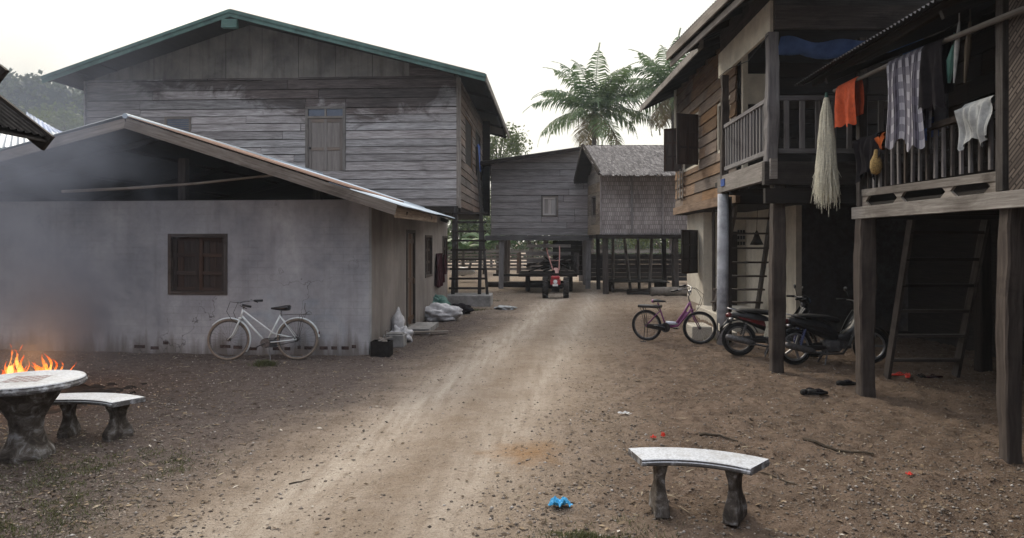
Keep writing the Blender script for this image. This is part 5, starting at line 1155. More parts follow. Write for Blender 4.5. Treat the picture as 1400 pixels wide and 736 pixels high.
m = MB(); m.tube([(-.06,.05,.55), (-.12,.5,.95), (-.36,1.5,1.55), (-.40,1.9,1.68)], .022, 8); m.tube([(.06,.05,.55), (.10,.5,.95), (.10,1.5,1.55), (.08,1.9,1.75)], .022, 8); m.tube([(-.12,.5,.95), (.10,.5,.95)], .018, 6); m.tube([(-.24,1.0,1.25), (.10,1.0,1.25)], .014, 6)
m.build('handlebars', plain('worn_red_brown_tube', (.30,.14,.12), .5), tr, smooth=True)
m = MB(); m.poly([V((-.07,.1,.7)), V((.07,.1,.7)), V((.06,.5,.98)), V((-.08,.5,.98))], (0,-.02,.03)); m.build('handle_bracket', plain('pinkish_bracket', (.36,.20,.18), .6), tr)
place(tr, (.5, 24.1, 0), math.radians(-3))
# ---- cart behind it
ct = thing('farm_cart', 'wooden slat-sided farm cart loaded with scrap behind the walking tractor', 'cart', (.3, 27.5, 0))
for s, X in ((-1, -.52), (1, 1.12)):
    m = MB(); m.lathe((X, 27.0, .36), [(.14,-.09), (.33,-.09), (.36,-.05), (.36,.05), (.33,.09), (.14,.09)], 24, 'x'); w_ = m.build('wheel', M['tyre_dusty'], ct, smooth=False)
    m = MB(); m.lathe((X, 27.0, .36), [(0,-.05), (.19,-.05), (.19,.05), (0,.05)], 14, 'x'); m.build('rim', M['steel'], w_)
m = MB(); m.box(-.85, 1.35, 26.0, 28.4, .62, .74); m.box(-.5, 1.1, 26.95, 27.05, .32, .42); m.beam((.3, 26, .6), (.4, 25.0, .5), .1, .1); m.build('bed', M['dark_wood'], ct)
for X in (-.87, 1.37):
    m = MB()
    for k in range(4): m.box(X-.02, X+.02, 26.0, 28.4, .80+k*.18, .91+k*.18)
    for Y in (26.05, 27.2, 28.35): m.box(X-.05, X+.05, Y-.04, Y+.04, .74, 1.5)
    m.build('side_rail', M['warm_wood'] if X < 0 else M['post_wood'], ct)
m = MB()
for k in range(4): m.box(-.6, 1.2, 28.3, 28.34, .80+k*.3, .92+k*.3)
m.build('tail_rail', M['pale_wood'], ct)
m = MB()
for k in range(22):
    m.beam((random.uniform(-.8,1.2), random.uniform(26.2,28.2), random.uniform(.8,1.2)), (random.uniform(-.8,1.2), random.uniform(26.2,28.2), random.uniform(.8,1.35)), .06, .05)
setp(m.build('scrap_load', M['dark_wood'], None, origin=(.3, 27.3, .76)), 'jumble of dark timber scraps heaped on the farm cart', 'scrap wood', kind='stuff')

# ================================================================ STONE TABLE, BENCHES
def arc_slab(m, R0, R1, a0, a1, z0, z1, n=22, lip=.012):
    prof = [(R0+lip, z0), (R0, z0+.012), (R0, z0+.028), (R0+lip*.7, z0+.034), (R0+lip*.4, z1-.006), (R0+lip, z1), (R1-lip, z1), (R1-lip*.4, z1-.006), (R1-lip*.7, z0+.034), (R1, z0+.028), (R1, z0+.012), (R1-lip, z0)]
    b = len(m.v); k = len(prof)
    for i in range(n+1):
        a = a0+(a1-a0)*i/n; c, s = math.cos(a), math.sin(a)
        for r, z in prof: m.v.append(V((r*c, r*s, z)))
    for i in range(n):
        for j in range(k):
            j2 = (j+1) % k; m.face([b+i*k+j, b+(i+1)*k+j, b+(i+1)*k+j2, b+i*k+j2], [(0,0)]*4, .5)
    m.face([b+j for j in range(k)], [(0,0)]*k, .5); m.face([b+n*k+j for j in range(k)][::-1], [(0,0)]*k, .5)
def bench(label, loc, rz, sp=.43, h=.405, group=None, R0=.78, R1=1.08, thick=.05):
    t = thing('stone_bench', label, 'bench')
    m = MB(); arc_slab(m, R0, R1, -sp-math.pi/2, sp-math.pi/2, h-thick, h); 
    for v in m.v: v.y += (R0+R1)/2
    m.build('seat', M['terrazzo'], t, bevel=.002)
    for s in (-1, 1):
        a = -math.pi/2+s*sp*.60; rm = (R0+R1)/2; C_ = V((rm*math.cos(a), rm*math.sin(a)+rm, 0)); rad = V((math.cos(a), math.sin(a), 0)); tg = V((-rad.y, rad.x, 0))
        m = MB(); hh = h-thick-.002; prof = [(-.125,0), (.125,0), (.135,.05), (.12,.09), (.075,.15), (.062,.2), (.075,.26), (.115,.31), (.12,hh), (-.12,hh), (-.115,.31), (-.075,.26), (-.062,.2), (-.075,.15), (-.12,.09), (-.135,.05)]
        # S-shaped leg: sweep of half width per height
        hw = [(0,.13),(.05,.135),(.09,.12),(.15,.085),(.2,.07),(.26,.08),(.31,.108),(hh,.115)]
        b = len(m.v)
        for z, w in hw:
            for (du, dv) in ((-1,-1),(1,-1),(1,1),(-1,1)): m.v.append(C_+rad*(du*w)+tg*(dv*(.042+.012*math.cos(z*14)))+V((0,0,z-.02 if z == 0 else z)))
        for i in range(len(hw)-1):
            for j in range(4):
                j2 = (j+1) % 4; m.face([b+i*4+j, b+i*4+j2, b+(i+1)*4+j2, b+(i+1)*4+j], [(0,0)]*4, .5)
        m.face([b+3,b+2,b+1,b], [(0,0)]*4, .5); n_ = b+(len(hw)-1)*4; m.face([n_,n_+1,n_+2,n_+3], [(0,0)]*4, .5)
        m.build('leg', M['stone'], t, bevel=.012)
    place(t, loc, rz); return t
bench('curved stone bench with a pale speckled seat standing alone in the right foreground', (1.115, 4.98, gz(1.0,5)-.015), math.radians(165), .48)
bench('curved stone bench beside the round stone table at the left', (-4.45, 6.95, gz(-4.4,7)-.01), math.radians(172+0), .45, .395, R0=.85, R1=1.17)
tb = thing('stone_table', 'round cast stone table with a painted game board in front of the fire', 'table')
m = MB(); m.lathe((0,0,0), [(0,.635), (.43,.635), (.462,.65), (.467,.672), (.455,.688), (.455,.70), (.447,.708), (0,.708)], 48); m.build('tabletop', M['terrazzo'], tb)
m = MB(); m.lathe((0,0,0), [(.0,-.02), (.235,-.02), (.23,.05), (.17,.14), (.135,.25), (.15,.36), (.21,.47), (.27,.56), (.30,.634), (0,.634)], 8); m.build('pedestal', M['stone'], tb, bevel=.01)
m = MB(); m.box(-.15, .15, -.15, .15, .7075, .7095)
m.uv = [[((m.v[i].x+.15)/.3, (m.v[i].y+.15)/.3) for i in f] for f in m.f]; m.build('game_board', M['board'], tb)
place(tb, (-4.68, 6.32, -.01), math.radians(12))

# ================================================================ FIRE
def flamemat():
    m = bpy.data.materials.new('flames'); m.use_nodes = True; t = m.node_tree; t.nodes.clear()
    o = N_(t, 'ShaderNodeOutputMaterial'); e = N_(t, 'ShaderNodeEmission'); tr_ = N_(t, 'ShaderNodeBsdfTransparent'); ms = N_(t, 'ShaderNodeMixShader')
    uv = tcs(t, 'UV'); sp = N_(t, 'ShaderNodeSeparateXYZ'); t.links.new(uv, sp.inputs[0]); ob = tcs(t)
    n = noise(t, mapping(t, ob, (9, 9, 5)), 1.6, 3, .5, 1.0)
    k = mth(t, 'ADD', sp.outputs[1], mth(t, 'MULTIPLY', mth(t, 'SUBTRACT', n, .5), 1.1))
    c = ramp(t, k, [(.0, (1,.62,.22)), (.35, (1,.42,.08)), (.7, (1,.16,.015)), (1, (.6,.04,.0))])
    t.links.new(c, e.inputs[0]); t.links.new(ramp(t, k, [(0, (1,1,1)), (1, (.25,.25,.25))]), e.inputs[1])
    st = mth(t, 'MULTIPLY', 3.2, 1); mu = mth(t, 'MULTIPLY', ramp(t, k, [(0, (1,1,1)), (1, (.3,.3,.3))]), 3.0); t.links.new(mu, e.inputs[1])
    lw = N_(t, 'ShaderNodeLayerWeight'); lw.inputs[0].default_value = .35
    a = mth(t, 'MULTIPLY', ramp(t, n, [(.38, (0,0,0)), (.60, (1,1,1))]), ramp(t, lw.outputs['Facing'], [(.15, (.95,.95,.95)), (.85, (0,0,0))]))
    t.links.new(a, ms.inputs[0]); t.links.new(tr_.outputs[0], ms.inputs[1]); t.links.new(e.outputs[0], ms.inputs[2]); t.links.new(ms.outputs[0], o.inputs[0]); return m
fr = thing('bonfire', 'small rubbish fire with orange flames burning behind the round stone table', 'fire', (-6.35, 8.7, 0))
m = MB()
for k in range(26):
    a = random.random()*6.28; r_ = random.uniform(.1,.65); p = V((-6.35+math.cos(a)*r_*1.2, 8.7+math.sin(a)*r_, .03)); q = V((-6.35+random.gauss(0,.2), 8.7+random.gauss(0,.15), random.uniform(.12,.3)))
    m.tube([p, p.lerp(q, .5)+V((0,0,.02)), q], [.03,.028,.02], 6)
m.build('charred_wood', M['soot_shade'], fr)
m = MB(); m.grid(lambda a, b: V((-6.35+(a-.5)*2.2, 8.7+(b-.5)*1.6, max(-.03, .24*math.exp(-((a-.5)**2+(b-.5)**2)*14)+.04*math.sin(a*31+b*17)*math.sin(b*27)-.02))), 30, 24); m.build('ash_heap', M['soot_shade'], fr, smooth=True)
fm_ = flamemat()
for k in range(26):
    fx = random.choice([-.40, -.34, -.3, -.27, -.24, -.2, -.12, .0, .04, .08, .24, .27]); cx = -6.33+fx*1.0+random.gauss(0,.035); cy = 8.68+random.gauss(0,.10); cx = min(cx, -6.04); hgt = random.uniform(.17,.30)+(.16 if -.32 < fx < -.22 else 0)
    if .2 < fx: hgt = random.uniform(.2, .28)
    z0 = .08+random.uniform(0,.1); ph = random.random()*6; am = random.uniform(.015,.045); rb = random.uniform(.018,.05)
    pts = []; rd = []
    for i in range(13):
        t_ = i/12; pts.append(V((cx+am*math.sin(ph+t_*6)*t_*1.2+.0*t_, cy+am*math.cos(ph+t_*5)*t_, z0+hgt*1.25*t_))); rd.append(max(.002, rb*(math.sin(min(1, t_*1.7+.25)*math.pi*.5))*(1-t_)**.75*(1+.38*math.sin(t_*13+ph))))
    m = MB(); m.tube(pts, rd, 10, cap=False); 
    nn_ = len(pts)-1
    m.uv = [[((j % 10)/10, (i//10)/nn_)]*4 for i, j in zip(range(len(m.f)), range(len(m.f)))]
    m.build('flame', fm_, fr, smooth=True)
fl = bpy.data.lights.new('firelight', 'POINT'); fo = bpy.data.objects.new('firelight', fl); COL.objects.link(fo); fo.location = (-6.35, 8.65, .5); fl.energy = 30; fl.color = (1,.42,.12); fl.shadow_soft_size = .25
fo.parent = fr; fo.location = (0, -.05, .5)

# ================================================================ VEGETATION
def leaves(P, size, droop=.0, rr=rng, asp=.45):
    n = len(P); d = rr.normal(size=(n, 3)); d[:, 2] -= droop; d /= np.linalg.norm(d, axis=1)[:, None]
    e = rr.normal(size=(n, 3)); e -= (e*d).sum(1)[:, None]*d; e /= np.linalg.norm(e, axis=1)[:, None]
    L = size*rr.uniform(.6, 1.3, n)[:, None]; w = L*asp
    return np.stack([P, P+d*L*.5+e*w*.5, P+d*L, P+d*L*.5-e*w*.5], 1).reshape(-1, 3)
def tree(name, label, loc, h, cr, ch, mt, nclump=40, per=90, lsize=.35, group=None, spread=.55, seed=1, cat='tree', trunk_r=.18):
    rr = np.random.default_rng(seed); rd = random.Random(seed); X, Y, Z = loc
    t = thing(name, label, cat, (X, Y, 0), group)
    m = MB(); base = V((X, Y, -.05)); top = V((X+rd.uniform(-.3,.3), Y, Z+h-ch*.75)); mid = base.lerp(top, .5)+V((rd.uniform(-.2,.2), 0, 0))
    m.tube([base, mid, top], [trunk_r, trunk_r*.75, trunk_r*.5], 8)
    cc_ = V((X, Y, Z+h-ch/2)); cl_ = []
    for k in range(nclump):
        a = rd.random()*6.283; el = math.asin(rd.uniform(-.8, 1)); q = rd.uniform(.45, 1)
        cl_.append(cc_+V((math.cos(a)*math.cos(el)*cr*q, math.sin(a)*math.cos(el)*cr*q, math.sin(el)*ch*.5*q)))
    for c in cl_[::2]: m.tube([top.lerp(mid, rd.random()*.5), top.lerp(c, .5)+V((0,0,.1)), c], [trunk_r*.35, trunk_r*.2, trunk_r*.06], 5, cap=False)
    m.build('trunk', M['bark'], t, smooth=True)
    P = np.concatenate([np.array(c)+rr.normal(size=(per, 3))*np.array([spread, spread, spread*.7])*rr.uniform(.6, 1.2) for c in cl_])
    Q = leaves(P, lsize, .3, rr); n = len(P); r = np.repeat(rr.random(nclump), per)*.5+rr.random(n)*.5
    np_mesh('crown', Q, np.arange(n*4).reshape(-1, 4), mt, t, rnd=r); return t
T = lambda *a, **k: tree(*a, **k)
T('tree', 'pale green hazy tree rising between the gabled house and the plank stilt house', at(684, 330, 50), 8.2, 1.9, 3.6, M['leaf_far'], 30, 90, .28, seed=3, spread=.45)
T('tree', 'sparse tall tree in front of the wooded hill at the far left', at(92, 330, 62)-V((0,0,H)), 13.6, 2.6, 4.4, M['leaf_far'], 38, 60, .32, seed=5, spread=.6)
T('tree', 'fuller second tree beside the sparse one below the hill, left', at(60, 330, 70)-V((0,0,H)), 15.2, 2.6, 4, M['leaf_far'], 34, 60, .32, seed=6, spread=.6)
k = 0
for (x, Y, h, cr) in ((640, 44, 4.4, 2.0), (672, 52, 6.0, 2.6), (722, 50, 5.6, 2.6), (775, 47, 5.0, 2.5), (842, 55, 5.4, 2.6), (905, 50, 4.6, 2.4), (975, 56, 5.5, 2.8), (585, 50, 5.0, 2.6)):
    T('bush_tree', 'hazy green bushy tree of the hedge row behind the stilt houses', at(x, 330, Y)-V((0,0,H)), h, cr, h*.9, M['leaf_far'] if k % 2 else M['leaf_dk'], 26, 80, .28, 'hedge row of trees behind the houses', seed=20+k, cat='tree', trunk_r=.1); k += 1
# far wood behind everything
P = []
for i in range(170):
    X = rng.uniform(-70, 90); Y = rng.uniform(75, 95); h = rng.uniform(3, 6.5)
    P.append(np.array([X, Y, 0])+np.abs(rng.normal(size=(130, 3)))*np.array([1, 1, 1])*np.array([1.6, 1.4, h*.45])*np.array([rng.choice([-1, 1]), 1, 1])+np.array([0, 0, 0]))
P = np.concatenate(P); P[:, 0] += rng.normal(size=len(P))*1.2; P[:, 2] = np.minimum(P[:, 2], 7.5)
wd = np_mesh('far_wood', leaves(P, .8, .2, asp=.8), np.arange(len(P)*4).reshape(-1, 4), M['leaf_dk'], rnd=rng.random(len(P)))
setp(wd, 'low hazy wood closing the horizon behind the village', 'wood', kind='stuff')
# banana plants
def banana(loc, h, label, seed):
    rd = random.Random(seed); t = thing('banana_plant', label, 'banana plant', (loc[0], loc[1], 0), 'banana plants behind the ladder stair'); b = V((loc[0], loc[1], -.05))
    m = MB(); m.tube([b, b+V((.03,0,h*.55))], [.11, .07], 8); m.build('trunk', M['bark'], t, smooth=True)
    m = MB()
    for k in range(8):
        a = rd.random()*6.283; L = h*rd.uniform(.55,.8); up_ = rd.uniform(.5, 1.3)
        def fn(u, v, a=a, L=L, up_=up_):
            s = u; x = L*s*(.75+.1*s); z = L*(up_*s-1.15*s*s*up_*.8); w = .3*math.sin(min(1, u*1.15+.06)*math.pi)**.6*(v-.5)*1.1
            return b+V((math.cos(a)*x-math.sin(a)*w, math.sin(a)*x+math.cos(a)*w, h*.55+z+.0-.25*abs(v-.5)))
        m.grid(fn, 12, 4, r=rd.random())
    m.build('leaves', M['banana'], t, smooth=True)
for k, (x, Y, h) in enumerate(((633, 39, 2.8), (662, 41, 3.2), (600, 37, 2.8))):
    banana(at(x, 330, Y), h, 'pale green banana plant standing in the haze behind the ladder stair', 50+k)
# coconut palms
def palm(label, c, R, seed, nf=26, lean=.3):
    rd = random.Random(seed); t = thing('coconut_palm', label, 'palm', (c.x-lean, c.y, 0))
    m = MB(); m.tube([V((c.x-lean, c.y, -.1)), V((c.x-lean*.6, c.y, c.z*.4)), V((c.x-lean*.1, c.y, c.z*.8)), c], [.24, .18, .15, .13], 10); m.build('trunk', M['bark'], t, smooth=True)
    for k in range(nf):
        a = k*2.39996+rd.uniform(-.2,.2); el = math.radians([68, 58, 47, 36, 25, 12, -6, -28][min(7, int(k/nf*8))]+rd.uniform(-7, 7)); L = R*rd.uniform(.88, 1.1)*(1 if k < nf*.85 else .75); n = 46
        pts = []; p = V(c); dirn = el
        for i in range(n+1):
            pts.append(V(p)); dirn -= (.62+.65*math.cos(el))*1.3/n*(i/n+.2)*1.25; p = p+V((math.cos(a)*math.cos(dirn), math.sin(a)*math.cos(dirn), math.sin(dirn)))*L/n
        vs = []; r_ = []; side = V((-math.sin(a), math.cos(a), 0)); col = rd.random()*.6
        m = MB(); m.tube(pts[::5]+[pts[-1]], [.035-.003*i for i in range(len(pts[::5])+1)], 5, cap=False, r=col); 
        for i in range(4, n+1):
            f = i/n; ll = R*.235*math.sin(min(1, f*1.05+.12)*math.pi)**.7+.08; tg = (pts[min(i+1, n)]-pts[max(i-1, 0)]).normalized(); upv = side.cross(tg)
            if upv.z < 0: upv = -upv
            for s in (-1, 1):
                for j in (0,):
                    d = (side*s*rd.uniform(.75, 1)+tg*.55+upv*rd.uniform(-.35,.2)).normalized(); q0 = pts[i]; q1 = q0+d*ll*.55+V((0,0,-ll*.12)); q2 = q0+d*ll*.9+V((0,0,-ll*rd.uniform(.35,.6))); w = tg*.05
                    b = len(m.v); m.v += [q0-w*.5, q0+w*.5, q1+w, q1-w, q2]
                    rv = min(1, max(0, col+rd.uniform(-.15,.4))); m.face([b, b+1, b+2, b+3], [(0,0)]*4, rv); m.face([b+3, b+2, b+4], [(0,0)]*3, rv)
        m.build('frond', M['palm_dry'] if k >= nf-3 else M['palm'], t)
    m = MB()
    for k in range(7): a = k*.9; m.lathe(c+V((math.cos(a)*.25, math.sin(a)*.25, -.3)), [(0,-.15), (.1,-.1), (.13,0), (.1,.1), (0,.15)], 8)
    m.build('coconuts', M['bark'], t, smooth=True)
palm('full coconut palm standing over the ridge of the bamboo hut, the left one', at(813, 152, 45), 4.9, 4, 30)
palm('coconut palm partly hidden by the eave of the balcony house, the right one', at(921, 128, 45), 4.8, 9, 28, .1)
# hill
def hillmesh():
    nx, ny = 90, 30; x = np.linspace(-330, -60, nx); y = np.linspace(190, 330, ny); A, B = np.meshgrid(x, y)
    r = np.clip((-A-78)/110, 0, 1)**.8*70; z = r*np.sin(np.clip((B-190)/140, 0, 1)*np.pi)**.7+vnoise(A, B, .08, 11)*10+vnoise(A, B, .3, 12)*5
    z *= np.clip((B-190)/25, 0, 1)*np.clip((330-B)/25, 0, 1); z -= .5
    i = (np.arange(ny-1)[:, None]*nx+np.arange(nx-1)[None]).ravel()
    return np.stack([A, B, z], -1).reshape(-1, 3), np.stack([i, i+1, i+nx+1, i+nx], -1)
v_, f_ = hillmesh(); v_ = v_*np.array([.55, .55, .49]); hl_ = np_mesh('hill', v_, f_, M['hill'], smooth=True); setp(hl_, kind='structure')
n = 60000; ix = rng.integers(0, len(v_), n); P = v_[ix]+rng.normal(size=(n, 3))*np.array([.9, .9, .7]); P = P[P[:, 2] > .6]
hw_ = np_mesh('hill_forest', leaves(P, 1.0, -.3, asp=.8), np.arange(len(P)*4).reshape(-1, 4), M['leaf_dk'], rnd=rng.random(len(P))); setp(hw_, 'forest covering the hill at the far left', 'forest', kind='stuff')
# fence of pale boards beyond the houses
fc_ = thing('board_fence', 'pale weathered board fence in the haze behind the plank stilt house', 'fence', (-1, 40, 0))
m = MB(); planks(m, (-6.5, 40, 0), (1,0,0), (0,-1,0), 0, 14, .25, 1.5, .2, .03, .0, .07); m.build('boards', M['pale_wood'], fc_)
for k in range(8):
    m = MB(); m.box(-6.6+k*2, -6.45+k*2, 40.02, 40.15, -.05, 1.75); m.build('fence_post', M['post_wood'], fc_)
# logs
m = MB(); m.tube([(-2.3, 29.6, .12), (-.2, 29.4, .12), (1.0, 29.2, .12)], [.11, .13, .12], 10); setp(m.build('log', M['post_wood'], None, origin=(-.8, 29.4, 0)), 'long dark log lying on the ground under the plank stilt house', 'log')
a_ = gr(884, 402); m = MB(); m.tube([(3.9, 24.6, .17), (5.3, 24.9, .16)], .16, 14); setp(m.build('log', plain('grey_fallen_log', (.20,.175,.15), .9, 0, .2, 5, .4), None, origin=(4.6, 24.7, 0), smooth=True), 'short thick grey log lying in front of the bamboo hut', 'log')
m = MB()
for k in range(7): m.beam((3.1, 25.0+.08*(k % 3), .06+.07*(k//3)), (5.2, 25.25+.08*(k % 3), .06+.07*(k//3)), .09, .06)
setp(m.build('plank_pile', M['dark_wood'], None, origin=(4, 25.1, 0)), 'low pile of dark planks at the foot of the bamboo hut', 'planks')
m = MB(); c_ = at(632, 357, 33)
m.loft([(-.5, .3, .3, .08), (-.4, .33, .34, .16), (0, .36, .36, .2), (.4, .33, .34, .16), (.5, .3, .3, .08)])
o_ = m.build('water_tank', M['white'], None, smooth=True); o_.location = (c_.x, 33.5, .15); o_.rotation_euler[2] = .5; setp(o_, 'low white plastic tank glimpsed through the ladder stair', 'tank')

# ================================================================ THINGS ON THE GROUND
def blob(name, mt, c, sx, sy, sz, label, cat, seed=1, sharp=.42, n=44, top=0):
    rd = np.random.default_rng(seed); k = rd.normal(size=(9, 3)); ph = rd.random(9)*6
    def fn(u, v):
        a = u*2*math.pi; el = (v-.5)*math.pi; d = V((math.cos(a)*math.cos(el), math.sin(a)*math.cos(el), math.sin(el)))
        w = 1+sharp*sum(abs(math.sin(d.dot(V(k[i]))*2.3+ph[i]))-.6 for i in range(9))/2.6+sharp*.35*sum(abs(math.sin(d.dot(V(k[i]))*7.3+ph[i]*2))-.6 for i in range(9))/3.5
        z = d.z*sz*w; tz = 1-top*max(0, d.z)
        return V((c[0]+d.x*sx*w*tz, c[1]+d.y*sy*w*tz, max(c[2]-.01, c[2]+sz*.75+z)))
    m = MB(); m.grid(fn, n, n//2); return setp(m.build(name, mt, None, origin=c, smooth=True), label, cat)
p = gr(550, 468); blob('white_sack', M['sack'], (p.x-.02, p.y, 0), .20, .16, .17, 'bulging white plastic sack at the wall just before the brown door', 'sack', 3)
blob('sack_top', M['sack'], (p.x-.1, p.y+.08, .22), .13, .11, .24, 'tall knotted white sack standing against the brownish side wall', 'sack', 4, .3, 24, .75)
p = gr(604, 438); blob('white_sack', M['sack'], (p.x-.02, p.y, 0), .42, .3, .2, 'crumpled white sack with faint print lying in front of the green sack', 'sack', 7)
p = gr(592, 436); blob('green_sack', M['green_cloth'], (p.x-.12, p.y+.9, 0), .38, .35, .3, 'dark green sack slumped behind the crumpled white sack', 'sack', 9)
p = gr(625, 431); blob('rubbish_heap', M['dark_cloth'], (p.x, p.y+.4, 0), .32, .3, .14, 'dark heap of rags beside the crumpled white sack near the concrete block', 'rags', 11, .5)
p = gr(692, 424); blob('grey_sheet', M['grey_cloth'], (p.x, p.y, 0), .28, .22, .07, 'grey crumpled sheet lying on the lane near the concrete block', 'sheet', 12, .5)
# black bucket with scrap
p = gr(522, 487); bk = thing('black_bucket', 'square black tin with pale scraps on top at the corner of the cement house', 'bucket', (p.x, p.y, 0))
m = MB(); 
for (a1, a2, b1_, b2_) in ((-.16,.16,-.14,-.125), (-.16,.16,.125,.14), (-.16,-.145,-.124,.124), (.145,.16,-.124,.124)): m.box(p.x+a1, p.x+a2, p.y+b1_, p.y+b2_, 0, .26)
m.box(p.x-.14, p.x+.14, p.y-.12, p.y+.12, .0, .2); m.build('tin_body', M['soot_shade'], bk)
m = MB(); 
for k in range(5): m.beam((p.x+random.uniform(-.12,.12), p.y-.1, .24+k*.008), (p.x+random.uniform(-.12,.16), p.y+.12, .27+k*.01), .05, .012)
m.tube([(p.x+.05, p.y, .22), (p.x+.06, p.y+.03, .42), (p.x+.1, p.y+.05, .44)], .012, 6); m.build('scraps', M['pale_wood'], bk)
p = gr(540, 474); m = MB(); m.box(p.x-.2, p.x+.18, p.y-.1, p.y+.2, 0, .22); m.box(p.x-.16, p.x+.15, p.y-.06, p.y+.16, .221, .25); setp(m.build('scrap_box', M['concrete'], None, origin=p, bevel=.012), 'low grey box between the black tin and the white sack', 'box')
p = gr(575, 459); m = MB(); m.box6(V((p.x+.1, p.y+.2, .05)), V((1,.25,0)).normalized(), V((-.25,1,0)).normalized(), (0,0,1), .45, .06, .015); setp(m.build('loose_plank', M['pale_wood'], None, origin=p), 'pale plank lying on the ground below the door step', 'plank')
# plastic bag, wrappers
def crumple(name, mt, c, w, d, h, label, cat, seed=1):
    rd = random.Random(seed); ph = [rd.random()*6 for _ in range(6)]; m = MB()
    m.grid(lambda u, v: V((c[0]+(u-.5)*w*(1+.25*math.sin(v*7+ph[0])), c[1]+(v-.5)*d*(1+.3*math.sin(u*6+ph[1])), gz(c[0], c[1])+.012+h*abs(math.sin(u*6+ph[2])*math.cos(v*5+ph[3]))*(1-(2*u-1)**2*.6)+h*.3*abs(math.sin(u*17+v*11+ph[4])))), 16, 12)
    return setp(m.build(name, mt, None, origin=c, smooth=False), label, cat)
p = gr(766, 694); crumple('plastic_bag', M['ltblue'], p, .15, .11, .055, 'turquoise plastic bag lying on the dirt left of the front bench', 'plastic bag', 2)
p = gr(125, 482); m = MB(); m.grid(lambda u, v: V((p.x+(u-.5)*.9, p.y+.4+(v-.5)*.3, .05+.03*math.sin(u*11+v*5))), 14, 6); setp(m.build('blue_sheet', M['blue_cloth'], None, origin=p), 'faded blue plastic sheet lying at the foot of the cement wall', 'plastic sheet')
p = gr(896, 599); crumple('wrapper', M['redbag'], (p.x-.02,p.y,0), .05, .05, .03, 'left one of the small bright red scraps lying behind the front bench', 'wrapper', 5)
crumple('wrapper', M['redbag'], (p.x+.075,p.y,0), .04, .05, .04, 'right one of the small bright red scraps lying behind the front bench', 'wrapper', 6)
p = gr(1244, 653); crumple('wrapper', M['redbag'], p, .05, .04, .02, 'small red wrapper on the earth at the right, below the laundry house', 'wrapper', 8)
p = gr(853, 567); crumple('wrapper', M['paper'], p, .11, .08, .02, 'white wrapper on the sand right of the lane', 'wrapper', 9)
def stick(x0, y0, x1, y1, r, label, seed=1):
    a_, b_ = gr(x0, y0), gr(x1, y1); rd = random.Random(seed); m = MB(); n = 6
    m.tube([a_.lerp(b_, i/n)+V((rd.gauss(0,.008), rd.gauss(0,.012), r+gz(*a_.lerp(b_, i/n).xy))) for i in range(n+1)], [r*(1-.5*i/n) for i in range(n+1)], 6)
    setp(m.build('stick', M['stick'], None, origin=a_.lerp(b_, .5)), label, 'stick')
stick(1098, 606, 1195, 621, .017, 'longest dark stick, lying in front of the ladder of the laundry house')
stick(957, 597, 1008, 603, .013, 'dark bent stick just right of the red scraps', 3)
stick(395, 660, 424, 652, .006, 'short thin twig lying on the left edge of the lane', 4)
stick(1110, 665, 1010, 640, .008, 'thin twig lying right of the front bench', 5)
def shoe(c, rz, label):
    t = thing('shoe', label, 'shoe', (0,0,0)); m = MB(); m.loft([(-.13,.03,.03,.028), (-.1,.035,.04,.035), (0,.03,.035,.03), (.08,.028,.048,.026), (.13,.022,.035,.02)]); m.build('sole', M['black'], t, smooth=True)
    m = MB(); m.loft([(-.02,.05,.035,.02), (.03,.055,.042,.022), (.07,.045,.044,.02)]); m.build('strap', M['dark_cloth'], t, smooth=True); place(t, (c.x, c.y, gz(c.x, c.y)), rz)
shoe(gr(1106, 540), .5, 'left one of two worn black shoes lying in front of the near stilt'); shoe(gr(1117, 541), .1, 'right one of two worn black shoes lying in front of the near stilt'); shoe(gr(1157, 526), .1, 'single dark shoe beside the foot of the near stilt')
for k, (x, y, mt_) in enumerate(((1228, 515, 'redbag'), (1241, 518, 'redbag'), (1262, 517, 'dark_cloth'), (1278, 518, 'maroon_cloth'))):
    c = gr(x, y); m = MB(); m.loft([(-.11,.012,.03,.012), (0,.012,.035,.013), (.09,.012,.042,.012), (.12,.012,.03,.01)]); m.tube([(-.02,-.035,.02), (.03,-.02,.05), (.07,0,.03), (.03,.02,.05), (-.02,.035,.02)], .006, 5)
    o = m.build('sandal', M[mt_], None, smooth=True); o.location = (c.x, c.y, gz(c.x, c.y)+.005); o.rotation_euler[2] = k*1.1
    setp(o, ['pink-red sandal nearest the left stringer of the dark ladder', 'second red sandal from the left at the dark ladder', 'black sandal below the middle of the dark ladder', 'dark maroon sandal, rightmost at the dark ladder'][k], 'sandal')
